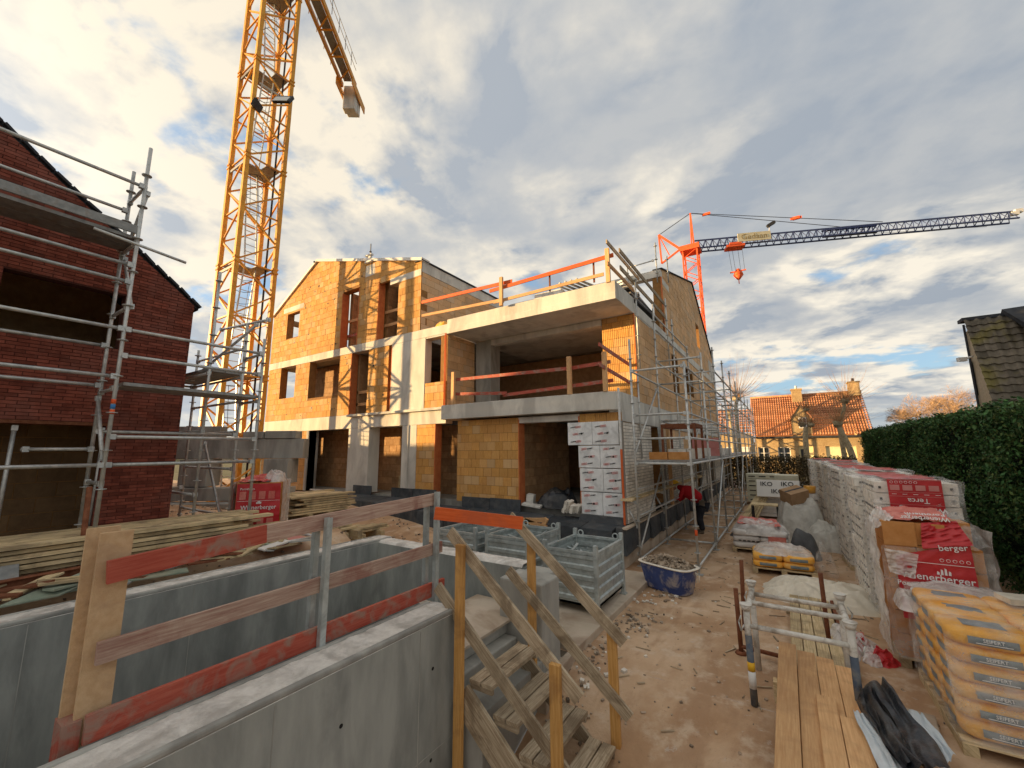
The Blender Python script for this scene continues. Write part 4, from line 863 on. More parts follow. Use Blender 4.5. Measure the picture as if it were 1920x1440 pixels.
# ------------------------------------------------------------------ red and blue crane
rc_ = thing('tower_crane', 'distant orange-red crane with long dark blue jib behind the building', 'crane', (-5.3, 40, 0))
b0 = at(1295, 470, y=40); s2 = .62
LR = [(b0.x-s2, 40-s2), (b0.x+s2, 40-s2), (b0.x+s2, 40+s2), (b0.x-s2, 40+s2)]; zt = at(1297, 472, y=40).z
for x, y in LR: one(lambda b: b.beam((x, y, 0), (x, y, zt), .13, .13), 'mast_leg', 'crane_red', rc_)
for k in range(26):
    z0 = zt-(k+1)*.8
    for f in range(4):
        p, q = LR[f], LR[(f+1) % 4]
        if k % 2: p, q = q, p
        one(lambda b: b.beam((*p, z0), (*q, z0+.8), .06, .06), 'lattice_brace', 'crane_red', rc_)
one(lambda b: b.box(b0.x-.85, b0.x+.85, 39.2, 40.8, zt-.05, zt+.45), 'slewing_head', 'crane_red', rc_)
tip = at(1294, 400, y=40); t2 = at(1235, 441, y=40); t3 = at(1241, 494, y=40); hd = at(1277, 468, y=40)
for p, q, r0 in ((tip, at(1302, 466, y=40), .09), (tip, at(1297, 468, y=40), .07), (t2, hd, .12), (t2, t3, .09), (t3, at(1277, 466, y=40), .09), (t2, at(1255, 478, y=40), .06)): one(lambda b: b.beam(p, q, r0*1.6, r0*1.6), 'head_strut', 'crane_red', rc_)
J0 = at(1303, 459, y=40); zj = J0.z; JE = at(1900, 405, z=zj); jd2 = (JE-J0).normalized(); jl2 = (JE-J0).length; jn = V((-jd2.y, jd2.x, 0)); jh = .95
for dz, s_ in ((0, 0), (-jh, -.42), (-jh, .42)): one(lambda b: b.beam(J0+jn*s_+V((0, 0, dz+.4)), J0+jn*s_+jd2*jl2+V((0, 0, dz*.85+.4)), .11, .11), 'jib_chord', 'crane_blue', rc_)
nj = 40
for k in range(nj):
    for s_ in (-.42, .42):
        a = J0+jd2*(jl2*k/nj)+jn*s_+V((0, 0, .4-jh*(1-.15*k/nj))); c_ = J0+jd2*(jl2*(k+.5)/nj)+V((0, 0, .4)); e = J0+jd2*(jl2*(k+1)/nj)+jn*s_+V((0, 0, .4-jh*(1-.15*(k+1)/nj)))
        one(lambda b: (b.beam(a, c_, .05, .05), b.beam(c_, e, .05, .05)), 'lattice_brace', 'crane_blue', rc_)
for t0, t1 in ((.43, .60),): 
    for dz in (-.15, -.75): one(lambda b: b.beam(J0+jd2*jl2*t0+V((0, 0, .4+dz)), J0+jd2*jl2*t1+V((0, 0, .4+dz)), .25, .10), 'folded_jib', 'crane_blue', rc_)
    for k in range(10): one(lambda b: b.beam(J0+jd2*(jl2*(t0+.017*k))+V((0, 0, -.3)), J0+jd2*(jl2*(t0+.017*(k+1)))+V((0, 0, .25)), .1, .08), 'folded_brace', 'crane_blue', rc_)
for k in range(2): one(lambda b: b.obox(JE+jd2*(.1+.3*k)+V((0, 0, .2+.2*k)), .5, .3, .3, .3), 'jib_end', 'white_frame', rc_)
for a_, r0 in (((1655, 416), .03), ((1605, 428), .03)): 
    d_ = at(*a_, z=zj+.4); one(lambda b: b.tube(tip, d_, r0, n=5), 'pendant', 'dark_steel', rc_)
for a_ in ((1327, 403), (1503, 411), (1499, 415)):
    t_ = (a_[0]-1294)/361; p = tip+(at(1655, 416, z=zj+.4)-tip)*t_; one(lambda b: b.obox(p, .7, .15, .22), 'pendant_link', 'crane_red', rc_)
one(lambda b: b.tube(tip, t2, .035, n=5), 'pendant', 'dark_steel', rc_); one(lambda b: b.tube(J0+jd2*2, at(1850, 425, z=zj-1), .015, n=4), 'cable', 'dark_steel', rc_)
tr_ = at(1377, 464, z=zj-.75); one(lambda b: (b.obox(tr_, 1.5, 1.0, .22, .35), b.obox(tr_+V((0, 0, .15)), 1.0, 1.0, .3, .35)), 'trolley', 'crane_red', rc_)
hk = tr_+V((.1, 0, -2.65))
for dx in (-.5, -.2, .25, .6): one(lambda b: b.tube(tr_+V((dx, 0, -.1)), hk+V((dx*.9, 0, .2)), .018, n=4), 'hoist_rope', 'dark_steel', rc_)
one(lambda b: (b.tube(hk+V((0, 0, -.5)), hk+V((0, 0, -.1)), .12, .42, 10), b.tube(hk+V((0, 0, -.1)), hk+V((0, 0, .15)), .42, .35, 10), b.tube(hk+V((0, 0, .1)), hk+V((0, 0, .5)), .22, .16, 8), b.beam(hk+V((-.65, 0, .3)), hk+V((.65, 0, .3)), .1, .1), b.tube(hk+V((0, 0, -.9)), hk+V((0, 0, -.5)), .04, n=6)), 'hook_block', 'crane_red', rc_)
sg0 = at(1379, 452, z=zj-.1)-jn*.6; sg1 = sg0+jd2*2.75
o = one(lambda b: b.beam(sg0, sg1, .05, .80), 'sign_panel', 'cream_sign', rc_)
text('Gedaan', .72, (sg0+sg1)/2-jn*.04+V((0, 0, 0)), jd2, Z, 'gold_text', o, off=0)
one(lambda b: b.obox(sg1+V((.1, 0, 1.0)), .7, .3, .25, .3, 0, -.5), 'floodlight', 'dark_steel', rc_); one(lambda b: b.tube(sg1+V((-.1, 0, .3)), sg1+V((0, 0, .95)), .03), 'light_pole', 'white_frame', rc_)

# ------------------------------------------------------------------ precast concrete pieces behind the scaffold
def dep(a, s): return V((0, 0, EYE))+(fw*FPX+rt*(a[0]-960)+up*(720-a[1]))*(s/FPX)
bmL, bmR = dep((322, 840), 12.2), dep((574, 840), 12.2); bmL.z = bmR.z = 0; bdv = (bmR-bmL).normalized()
pc = [('long grey precast beam lying across the blocks behind the scaffold', 0, (bmR-bmL).length, 2.2, 2.77, .35, 0),
      ('short precast block on the end of the long beam nearest the brick house', .1, 1.5, 2.78, 3.15, .3, 0), ('stained precast slab end on the end of the long beam nearest the clay block building', 2.85, 3.75, 2.78, 3.0, .4, 0), ('thin precast slab piece on the long beam right beside the crane mast', 2.2, 2.8, 2.78, 2.98, .4, 0),
      ('wide precast block carrying the part of the long beam nearest the brick house', .6, 1.4, 1.42, 2.19, .6, -.1), ('cube shaped precast block carrying the far end of the long beam', 3.0, 3.7, 1.5, 2.19, .6, -.1),
      ('low precast wall element under the two carrying blocks', -.3, 3.8, 1.05, 1.40, .5, -.3), ('pale concrete kerb beam low in front of the precast wall element', -.5, 3.7, .72, 1.02, .5, -.7)]
for lab, a, c_, z0, z1, th, dn in pc:
    nn_ = V((bdv.y, -bdv.x, 0)); p = bmL+bdv*a+nn_*(-dn); q = bmL+bdv*c_+nn_*(-dn); p.z = q.z = (z0+z1)/2
    o = one(lambda b: b.beam(p, q, th, z1-z0), 'precast_beam', 'concrete_mid', None, bevel=.015); tag(o, lab, 'concrete block', 'precast pieces behind the scaffold')
# ------------------------------------------------------------------ brick pallets by the hedge
PX0, PW, PDY = .93, .78, 1.0
def brick_mesh(sx, sy, sz):
    b = MB(); b.box(0, sx, 0, sy, 0, sz, .5); return b
def wrap(b, x0, x1, y0, y1, z0, z1, amp, sd, n=16, faces='lftrb', tuck=.0):
    """crumpled film sheet over a block: left, front, top, right, back"""
    def nf(x, y, z): return amp*(noise.noise(V((x*4, y*4, z*5+sd)))+.6*noise.noise(V((x*11, y*11, z*9+sd))))
    def g_(fn, nv=n): b.grid(fn, n, nv)
    if 'l' in faces: g_(lambda u, v: (x0+nf(x0, y0+(y1-y0)*v, z0+(z1-z0)*u)-tuck*(1-u)*.0, y0+(y1-y0)*v, z0+(z1-z0)*u))
    if 'r' in faces: g_(lambda u, v: (x1+nf(x1, y0+(y1-y0)*v, z0+(z1-z0)*u), y0+(y1-y0)*v, z0+(z1-z0)*u))
    if 'f' in faces: g_(lambda u, v: (x0+(x1-x0)*v, y0+nf(x0+(x1-x0)*v, y0, z0+(z1-z0)*u), z0+(z1-z0)*u))
    if 'b' in faces: g_(lambda u, v: (x0+(x1-x0)*v, y1+nf(x0+(x1-x0)*v, y1, z0+(z1-z0)*u), z0+(z1-z0)*u))
    if 't' in faces: g_(lambda u, v: (x0+(x1-x0)*u, y0+(y1-y0)*v, z1+nf(x0+(x1-x0)*u, y0+(y1-y0)*v, z1)))
def wood_pallet(root, x0, x1, y0, y1, z0=0):
    for k in range(5): yk = y0+(y1-y0-.1)*k/4; one(lambda b: b.box(x0, x1, yk, yk+.1, z0+.09, z0+.115), 'pallet_board', 'plank_dirty', root)
    for k in range(3): xk = x0+(x1-x0-.09)*k/2; one(lambda b: b.box(xk, xk+.09, y0, y1, z0, z0+.088), 'pallet_bearer', 'plank_dirty', root)
LH = .142; NL = 13
def brick_pallet(seed, label):
    r_ = random.Random(seed); t = thing('brick_pallet', label, 'brick pallet', group='pallets of pale bricks in the row by the hedge')
    wood_pallet(t, 0, PW, 0, PDY)
    bmx = [brick_mesh(PW/3-.008, .215, LH-.012), brick_mesh(.215, PDY/4-.008, LH-.012)]
    ob = []
    for q in bmx: o = q.build('brick', 'white_brick', t); ob.append(o); 
    first = [True, True]
    def put(k, x, y, z):
        o = ob[k] if first[k] else ob[k].copy()
        if not first[k]: S.collection.objects.link(o); o.parent = t
        first[k] = False; o.location = (x+r_.uniform(-.008, .008), y+r_.uniform(-.008, .008), z)
    for l_ in range(NL):
        z = .12+l_*LH; jx = r_.uniform(-.012, .012)
        for k in range(3): put(0, k*PW/3+.004+jx, .0+r_.uniform(0, .01), z)
        for k in range(4):
            if k: put(1, 0+jx, k*PDY/4+.004-.02, z)
        if l_ > NL-3:
            for k in range(1, 4): put(1, PW-.22+jx, k*PDY/4+.004-.02, z)
        if l_ == NL-1:
            for j in range(1, 4):
                put(0, .22+jx, j*.22+.02, z); 
    one(lambda b: b.box(.2, PW-.03, .2, PDY-.03, .12, .12+NL*LH-.03), 'core', 'white_brick', t)
    one(lambda b: [b.box(-.006, .004, .06+i*.125, .085+i*.125, .12+l_*LH+.05, .12+l_*LH+.08) for l_ in range(NL) for i in range(8)]+[b.box(.045+i*.095, .07+i*.095, -.006, .006, .12+l_*LH+.05, .12+l_*LH+.08) for l_ in range(NL) for i in range(8)], 'perforations', 'dark_text', t, kind='stuff')
    H_ = .12+NL*LH
    bw = MB(); wrap(bw, -.035, PW+.03, -.03, PDY+.0, .10, H_+.02, .040, seed*3.1, 26); bw.build('shrink_film', 'film', t)
    one(lambda b: b.grid(lambda u, v: (.13+.50*u, .08+.78*v, H_+.035+.012*noise.noise(V((u*6, v*9, seed)))), 10, 14), 'printed_film', 'label_red', t)
    for yk in (.25, .55, .8): one(lambda b: b.box(.12, .64, yk, yk+.03, H_+.046, H_+.052), 'film_stripe', 'label_pale_red', t)
    return t
names = ['nearest of the tall pale brick pallets, with printed red film hanging down its front', 'second tall pale brick pallet, directly behind the one with the red front', 'third tall pale brick pallet from the red fronted end', 'fourth tall pale brick pallet from the red fronted end', 'fifth tall pale brick pallet from the red fronted end',
         'sixth tall pale brick pallet from the red fronted end', 'seventh tall pale brick pallet from the red fronted end', 'eighth tall pale brick pallet from the red fronted end', 'last tall brick pallet at the far end of the unbroken row']
for k in range(9):
    t = brick_pallet(20+k, names[k]); t.location = (PX0+(random.uniform(-.07, .06) if k else 0), 7.22+k*1.19, .002*k); t.rotation_euler = (0, 0, random.uniform(-.05, .05) if k else 0); t.scale = (1, 1, random.uniform(.965, 1.02) if k else 1)
    if k == 0: FP = t
t = brick_pallet(40, 'separate brick pallet with white film beyond the gap at the far end of the row'); t.location = (.72, 18.7, 0)
one(lambda b: b.grid(lambda u, v: (.13+.50*v, -.05-.006*sin(v*9), 2.0-.62*u), 8, 14), 'printed_film', 'label_red', FP)
FP['_'] = 0; del FP['_']
def onp(body, size, x, z, mt='white_text', flip=True, sx=1.0): text(body, size, (x, -.062, z), (-1, 0, 0) if flip else (1, 0, 0), (0, 0, -1) if flip else (0, 0, 1), mt, FP, sx=sx)
onp('Terca', .085, .40, 1.745); onp('Wienerberger', .088, .39, 1.635); 
for k in range(6): one(lambda b: b.tube((.17+k*.045, -.058, 1.965), (.17+k*.045, -.062, 1.965), .016, n=12), 'symbol', 'white_text', FP); 
for k in range(6): one(lambda b: b.tube((.17+k*.045, -.0622, 1.965), (.17+k*.045, -.064, 1.965), .012, n=12), 'symbol_centre', 'label_red', FP)
for k in range(4): one(lambda b: b.box(.15+k*.12, .24+k*.12, -.061, -.058, 1.865, 1.93), 'printed_picture', 'pink_panel', FP)
for k in range(5): one(lambda b: b.box(.16+k*.10, .205+k*.10, -.061, -.058, 1.815, 1.82), 'small_print', 'white_text', FP)
for z in (1.99, 1.84, 1.79, 1.69): one(lambda b: b.box(.132, .628, -.061, -.058, z, z+.004), 'printed_line', 'pink_panel', FP)

# torn pallet of clay blocks with big lettering
tp = thing('clay_block_pallet', 'torn red and clear film pallet of clay blocks in front of the pale brick pallets', 'brick pallet', (.85, 6.5, 0))
wood_pallet(tp, .86, 1.66, 6.52, 7.15)
for l_ in range(6):
    for k in range(3):
        if l_ == 5 and k == 2: continue
        one(lambda b: b.box(.87+k*.262, .87+k*.262+.255, 6.53, 6.78, .12+l_*.24, .12+l_*.24+.232), 'clay_block', 'clay_plain', tp)
    one(lambda b: b.box(.87, 1.65, 6.79, 7.12, .12+l_*.24, .12+l_*.24+.232), 'clay_block', 'clay_plain', tp)
one(lambda b: b.box(.86, 1.14, 6.505, 6.527, 1.30, 1.56), 'clay_block', 'clay_plain', tp)
for q_ in 'lr': bw = MB(); wrap(bw, .80, 1.72, 6.47, 7.15, .12, 1.52, .035, 5.5, 30, q_); bw.build('shrink_film', 'film_milky', tp)
def sheet(name, mt, c, nu=26, nv=26, wr=.02, sd=0, root=None, off=V((0, -1, 0))):
    """soft sheet between four corners (ll, lr, ur, ul) with wrinkles"""
    c = [V(p) for p in c]
    def f_(u, v):
        p = c[0].lerp(c[1], v).lerp(c[3].lerp(c[2], v), u)
        k = wr*(noise.noise(V((v*3, u*9, sd)))+.7*(1-2*abs(noise.noise(V((v*2.2+u*2, u*7-v*3, sd+4))))))
        return p+off*k
    return one(lambda b: b.grid(f_, nu, nv), name, mt, root)
sheet('clear_film', 'film', ((.80, 6.46, .12), (1.72, 6.46, .12), (1.70, 6.46, 1.30), (.82, 6.46, 1.30)), wr=.012, sd=1, root=tp)
sheet('printed_film', 'label_red', ((.93, 6.44, .55), (1.56, 6.44, .55), (1.54, 6.445, 1.40), (.93, 6.445, 1.20)), wr=.012, sd=2, root=tp)
sheet('torn_film', 'film_milky', ((.86, 6.41, 1.02), (1.06, 6.42, .98), (1.12, 6.42, 1.24), (.84, 6.44, 1.27)), wr=.035, sd=7, root=tp)
sheet('printed_film', 'label_red', ((1.16, 6.43, 1.30), (1.56, 6.43, 1.38), (1.50, 6.60, 1.60), (1.20, 6.55, 1.56)), wr=.03, sd=3, root=tp)
sheet('pale_printed_film', 'label_pale_red', ((.97, 6.56, 1.56), (1.46, 6.56, 1.60), (1.42, 7.0, 1.66), (.90, 7.05, 1.64)), wr=.035, sd=4, root=tp, off=Z)
sheet('clear_film', 'film_milky', ((.80, 6.50, 1.45), (.98, 6.52, 1.60), (.90, 7.0, 1.66), (.80, 7.0, 1.5)), wr=.04, sd=5, root=tp, off=Z)
sheet('clear_film', 'film', ((1.42, 6.47, 1.30), (1.71, 6.47, 1.34), (1.62, 7.0, 1.64), (1.44, 7.0, 1.66)), wr=.03, sd=6, root=tp, off=Z)
def ont(body, size, x, z, sx=1.0, d=(1, 0, -.02)): text(body, size, (x, 6.415, z), d, (0, 0, 1), 'white_text', tp, sx=sx)
ont('Wienerberger', .10, 1.24, 1.01); ont('Porotherm', .07, 1.07, .92); ont('berger', .085, 1.40, 1.335, d=(1, 0, .12))
text('Porotherm', .075, (1.26, 6.63, 1.645), (-1, 0, 0), (0, -.9, -.35), 'white_text', tp); text('Wienerberger', .07, (1.24, 6.55, 1.61), (-1, 0, 0), (0, -.4, -.7), 'white_text', tp)
one(lambda b: [b.hexa([V(p) for p in ((1.245+k*.03, 6.411, 1.05), (1.265+k*.03, 6.411, 1.05), (1.265+k*.03, 6.417, 1.05), (1.245+k*.03, 6.417, 1.05), (1.25+k*.03, 6.411, 1.085+h), (1.265+k*.03, 6.411, 1.075+h), (1.265+k*.03, 6.417, 1.075+h), (1.25+k*.03, 6.417, 1.085+h))]) for k, h in enumerate((0, .022, .035, .01))], 'logo', 'white_text', tp)
for k in range(5): one(lambda b: (b.tube((1.30+k*.05, 6.418, 1.20), (1.30+k*.05, 6.414, 1.20), .017, n=12),), 'symbol', 'white_text', tp); one(lambda b: (b.tube((1.30+k*.05, 6.4145, 1.20), (1.30+k*.05, 6.412, 1.20), .013, n=12),), 'symbol_centre', 'label_red', tp)
one(lambda b: b.box(.99, 1.54, 6.414, 6.418, 1.155, 1.16), 'printed_line', 'white_text', tp)

# pallet of filled sacks, near right
def sack_pallet(name, label, cat, x0, nx, y0, ny, z0, nl, sx, sy, sh, mtl, film=True, lab=True, rz=0, loc=(0, 0, 0), txt='', pal=None):
    t = thing(name, label, cat); wood_pallet(t, x0-.02, x0+nx*sx+.02, y0-.02, y0+ny*sy+.02)
    for l_ in range(nl):
        for i in range(nx):
            for j in range(ny):
                cx, cy, cz = x0+(i+.5)*sx, y0+(j+.5)*sy, z0+l_*sh
                sd = l_*17+i*5+j*3.3; sj = .016*noise.noise(V((sd*.7, 1, 2)))
                def f_(u, v):
                    th = 2*pi*v; ph = pi*(u-.5); e = .42; cu, su, cv_, sv = cos(ph), sin(ph), cos(th), sin(th)
                    pw_ = lambda q, k: math.copysign(abs(q)**k, q)
                    x = sx*.515*pw_(cu, .35)*pw_(cv_, e); y = sy*.515*pw_(cu, .35)*pw_(sv, e); z = sh*.54*pw_(su, .6)
                    n_ = noise.noise(V((x*9+sd, y*9, z*9))); return (cx+x+.012*n_+sj, cy+y-sj*.6+.012*noise.noise(V((x*7, y*7+sd, z*7))), cz+sh/2+z+.010*n_)
                o = one(lambda b: b.grid(f_, 12, 24, r=random.random()), 'sack', mtl, t)
                if lab and j == 0:
                    o2 = one(lambda b: b.grid(lambda u, v: (cx-sx*.28+sx*.56*v, y0-.012-.012*sin(pi*v)-.008*sin(pi*u), cz+sh*(.30+.42*u)), 5, 8), 'printed_label', 'sack_label', o)
                    if txt: text(txt, sh*.26, (cx, y0-.034, cz+sh*.58), X, Z, 'white_text', o); one(lambda b: b.box(cx-sx*.2, cx+sx*.2, y0-.036, y0-.032, cz+sh*.40, cz+sh*.43), 'small_print', 'white_text', o)
                if lab and i == 0:
                    one(lambda b: b.grid(lambda u, v: (x0-.010-.008*sin(pi*v), cy-sy*.25+sy*.5*v, cz+sh*(.3+.4*u)), 4, 6), 'printed_label', 'sack_label', o)
                if lab and l_ == nl-1:
                    one(lambda b: b.grid(lambda u, v: (cx-sx*.25+sx*.5*v, cy-sy*.22+sy*.40*u, cz+sh*1.035+.012*sin(pi*v)*sin(pi*u)+.004*noise.noise(V((u*5, v*5, sd)))), 5, 8), 'printed_label', 'sack_label', o)
    if film:
        bw = MB(); wrap(bw, x0-.035, x0+nx*sx+.035, y0-.03, y0+ny*sy+.03, z0-.02, z0+nl*sh+.035, .020, 3.3, 30); bw.build('shrink_film', 'film', t)
    t.location = loc; t.rotation_euler = (0, 0, rz); return t
sk = sack_pallet('sack_pallet', 'tall pallet of orange cement sacks with grey labels under clear film', 'sack pallet', 0, 2, 0, 3, .13, 6, .50, .42, .135, 'sack', loc=(.98, 5.02, 0), txt='SEIFERT')
one(lambda b: heap(b, .4, 1.36, .91, .45, .25, .05, 6, wr=.5), 'loose_film', 'film_milky', sk)
one(lambda b: heap(b, .0, 1.2, .74, .16, .28, .12, 16, wr=.5), 'loose_film', 'film_milky', sk)
one(lambda b: b.obox((.75, 1.0, .99), .3, .22, .05, .2), 'white_block', 'tarp', sk)
s2_ = sack_pallet('sack_pallet', 'low pallet of orange and grey sacks under loose clear film on the path', 'sack pallet', 0, 2, 0, 2, .12, 2, .5, .42, .125, 'sack', loc=(-.72, 9.72, 0), rz=.05, film=False)
one(lambda b: heap(b, .5, .45, .355, .60, .50, .10, 8, wr=.6, folds=14), 'loose_film', 'film_milky', s2_)
one(lambda b: heap(b, 1.18, .45, .0, .22, .28, .5, 9, wr=.25, pw=1.4), 'loose_film', 'film', s2_)
s3_ = sack_pallet('sack_pallet', 'pallet of white sacks with red print under torn film beyond the orange sacks', 'sack pallet', 0, 2, 0, 2, .12, 3, .55, .45, .13, 'sack_white', loc=(-1.22, 11.35, 0), rz=.03, film=False, lab=False)
one(lambda b: heap(b, .55, .45, .42, .66, .55, .22, 12, wr=.5, folds=12), 'loose_film', 'film_milky', s3_)
sheet('printed_film', 'label_pale_red', ((.1, .2, .62), (1.0, .15, .60), (.9, .75, .68), (.15, .75, .70)), wr=.05, sd=31, root=s3_, off=Z)
one(lambda b: b.box(.72, 1.06, -.035, -.02, .16, .42), 'red_sack_end', 'label_pale_red', s3_)
for k in range(6): one(lambda b: b.box(.12+k*.09, .18+k*.09, -.03, -.024, .27, .295), 'small_print', 'dark_text', s3_)
# tarps and bags
def hp(name, label, cat, mt, x, y, rx, ry, h, sd, z0=0., rz=0., **k):
    o = one(lambda b: heap(b, 0, 0, 0, rx, ry, h, sd, **k), name, mt, None); o.location = (x, y, ground_z(x, y)-.01+z0); o.rotation_euler = (0, 0, rz); return tag(o, label, cat)
hp('tarpaulin', 'wide crumpled cream tarpaulin lying on the path under the ends of the planks', 'tarpaulin', 'tarp', .30, 8.75, 1.0, .70, .22, 3, wr=.40, nu=60, nv=140, folds=13, pw=3.0)
hp('dark_tarpaulin', 'dark grey tarpaulin hump between the white sacks and the big bag', 'tarpaulin', 'grey_tarp', .15, 11.6, .36, .45, .5, 5, wr=.12)
hp('dark_tarpaulin', 'long dark grey tarpaulin roll behind the pallet of white sacks', 'tarpaulin', 'grey_tarp', -.85, 13.3, .75, .25, .32, 6, wr=.15)
hp('big_bag', 'large grey white bulk bag leaning against the pale brick pallets', 'bulk bag', 'big_bag', .18, 13.7, .62, .55, .92, 7, wr=.10, nu=50, nv=110, pw=7)
hp('big_bag', 'collapsed smaller bulk bag at the foot of the large bulk bag', 'bulk bag', 'big_bag', .62, 12.9, .50, .45, .55, 8, wr=.16, nu=30, nv=80)
bx_ = one(lambda b: (b.obox((0, 0, 0), .52, .40, .32),), 'cardboard_box', 'cardboard', None, bevel=.006); bx_.location = (.10, 13.55, 1.16); bx_.rotation_euler = (.28, -.22, .65); tag(bx_, 'brown cardboard box tilted on top of the large bulk bag', 'box')
one(lambda b: b.box(-.26, .26, -.03, .03, .1605, .163), 'tape', 'dark_steel', bx_)
pf = thing('plastic_waste', 'heap of torn clear and red plastic film between the sack pallet and the trestle', 'plastic film', (.7, 6.5, 0))
def crump(name, mt, cx, cy, rx, ry, h, sd):
    def f_(u, v):
        t = 2*pi*v; k = 1+.35*noise.noise(V((cos(t)*2, sin(t)*2, sd))); x, y = rx*u*k*cos(t), ry*u*k*sin(t)
        z = h*(1-u**2.2)*(.55+.9*abs(noise.noise(V((x/rx*1.6, y/ry*1.6, sd)))))+.25*h*abs(noise.noise(V((x/rx*5, y/ry*5, sd+2))))*(1-u**5)
        return (cx+x+.03*noise.noise(V((y*20, z*20, sd))), cy+y+.03*noise.noise(V((x*20, z*20, sd))), z)
    return one(lambda b: b.grid(f_, 26, 70, False), name, mt, pf)
crump('clear_film', 'film_milky', .44, 6.78, .30, .22, .26, 10); crump('clear_film', 'film_milky', .36, 6.55, .16, .14, .12, 18)
crump('red_film', 'label_red', .70, 6.52, .15, .12, .16, 11); crump('grey_film', 'film_milky', .62, 6.52, .10, .16, .20, 14); crump('red_film', 'label_red', .56, 6.72, .10, .10, .22, 15)

# insulation packs and small goods at the far end of the path
ik = thing('insulation_stack', 'white printed insulation boards stacked at an angle behind the big bag', 'insulation', (-.3, 17, 0))
for k in range(9): one(lambda b: b.obox((-.35+k*.015, 17.6+.05*k, .12+k*.11), 1.2, .7, .10, .04*(k % 3)), 'board', 'sack_white', ik)
o = one(lambda b: b.obox((-.32, 17.15, 1.02), 1.25, .06, .62, -.05, -.5), 'printed_board', 'white_frame', ik)
ui = V((1, -.05, 0)).normalized(); vi = V((0, .48, .88)); oi = V((-.32, 17.15, 1.02))-V((0, .88, -.48))*.045
for tx, a, c_, sz in (('IKO', -.33, .14, .22), ('IKO', .28, .16, .22), ('IKO', -.02, -.12, .22)): text(tx, sz, oi+ui*a+vi*c_, ui, vi, 'dark_text', o)
o2_ = thing('insulation_stack', 'pale insulation packs with black print lying beside the scaffold end', 'insulation', (-1.3, 22, 0))
for k in range(6):
    o = one(lambda b: b.box(-1.55, -.3, 21.2, 22.2, .1+k*.2, .29+k*.2), 'pack', 'cream_bag', o2_, bevel=.01)
    for j in range(3): one(lambda b: b.box(-1.45+j*.4, -1.2+j*.4, 21.19, 21.199, .17+k*.2, .21+k*.2), 'black_print', 'dark_text', o2_)
o3_ = thing('insulation_stack', 'taller pale green wrapped packs behind the printed insulation boards', 'insulation', (-.1, 20, 0))
for k in range(6): one(lambda b: b.box(-.45, .35, 19.6, 20.5, .1+k*.21, .30+k*.21), 'pack', 'cream_bag', o3_, bevel=.02)
bkt = thing('bucket_stack', 'stack of bags with an orange bucket on top beside the far brick pallet', 'bucket', (.5, 17.2, 0))
for k in range(5): one(lambda b: heap(b, .58, 17.2, .05+k*.17, .24, .24, .18, k+50, pw=5), 'bag', 'sack_white', bkt)
one(lambda b: (b.tube((.58, 17.2, .92), (.58, 17.2, 1.15), .14, .17, 14),), 'bucket', 'sack', bkt)
tbn = thing('steel_table', 'small dark steel table frame standing before the insulation boards', 'table', (-.6, 15.2, 0))
for x, y in ((-1.0, 14.9), (-.35, 14.9), (-1.0, 15.5), (-.35, 15.5)): one(lambda b: b.box(x-.02, x+.02, y-.02, y+.02, 0, .68), 'leg', 'dark_steel', tbn)
one(lambda b: b.box(-1.02, -.33, 14.88, 15.52, .68, .71), 'table_top', 'plank_dirty', tbn)
lean = thing('board_stack', 'grey boards leaning on a low trestle next to the far scaffold posts', 'boards', (-1.2, 17, 0))
for k in range(4): one(lambda b: b.beam((-1.4+.1*k, 16.2+.1*k, .02), (-.75+.06*k, 17.6, 1.0), .2, .025), 'board', 'plank_dirty', lean)

# posts, trestle and boards in the near right
for (bx2, by2, hz, lab) in ((-.62, 5.85, .80, 'shorter rusty steel stake of the near rust frame'), ):
    pass
rf = thing('rusty_frame', 'rusty brown steel stand with two upright stakes behind the white trestle', 'steel frame', (-.5, 6, 0))
a0, a1, a2 = at(1390, 1222, z=.02), at(1405, 1215, z=.02), at(1565, 1240, z=.04)
for (p, tpx) in ((a0, (1378, 1103)), (V((a0.x-.02, a0.y+.75, 0)), (1402, 1052)), (at(1556, 1215, z=.02), (1535, 1074))):
    tt = at(tpx[0], tpx[1], y=p.y); one(lambda b: b.tube((p.x, p.y, 0), (p.x+(tt.x-p.x)*.3, p.y, tt.z), .025, n=10), 'stake', 'rust', rf)
one(lambda b: b.tube(a0+V((0, 0, .06)), at(1470, 1232, z=.08), .024), 'base_tube', 'rust', rf); one(lambda b: b.tube((a0.x, a0.y, 0), (a0.x, a0.y, .03), .07, .05), 'foot', 'rust', rf)
one(lambda b: b.tube(a0+V((0, .0, .22)), a0+V((.12, .0, .38)), .008, n=5), 'pin', 'rust', rf)
wt = thing('trestle', 'white painted steel scaffold trestle frame standing over the planks', 'trestle', (-.1, 5.3, 0))
xl, xrr, yn, yf = -.46, .335, 4.86, 5.62
for x, y in ((xl, yn), (xl, yf), (xrr, yn), (xrr, yf)):
    zt_ = .84 if y == yn else .86
    one(lambda b: b.tube((x, y, .42 if y == yn else 0), (x, y, zt_), .030, n=12), 'leg', 'white_paint_steel', wt)
    if y == yn: one(lambda b: b.tube((x, y, .0), (x, y, .62), .0315, n=12), 'lower_leg', 'blue_paint_steel', wt)
    one(lambda b: (b.tube((x, y, zt_), (x, y, zt_+.05), .038, .052, 14), b.tube((x, y, zt_+.05), (x, y, zt_+.058), .056, n=14)), 'cup', 'white_paint_steel', wt)
    one(lambda b: b.path([(x-.05 if x < 0 else x+.05, y, zt_-.06), (x-.075 if x < 0 else x+.085, y, zt_-.12), (x-.06 if x < 0 else x+.06, y, zt_-.2), (x-.03 if x < 0 else x+.04, y, zt_-.14)], .007), 'spring_pin', 'steel', wt)
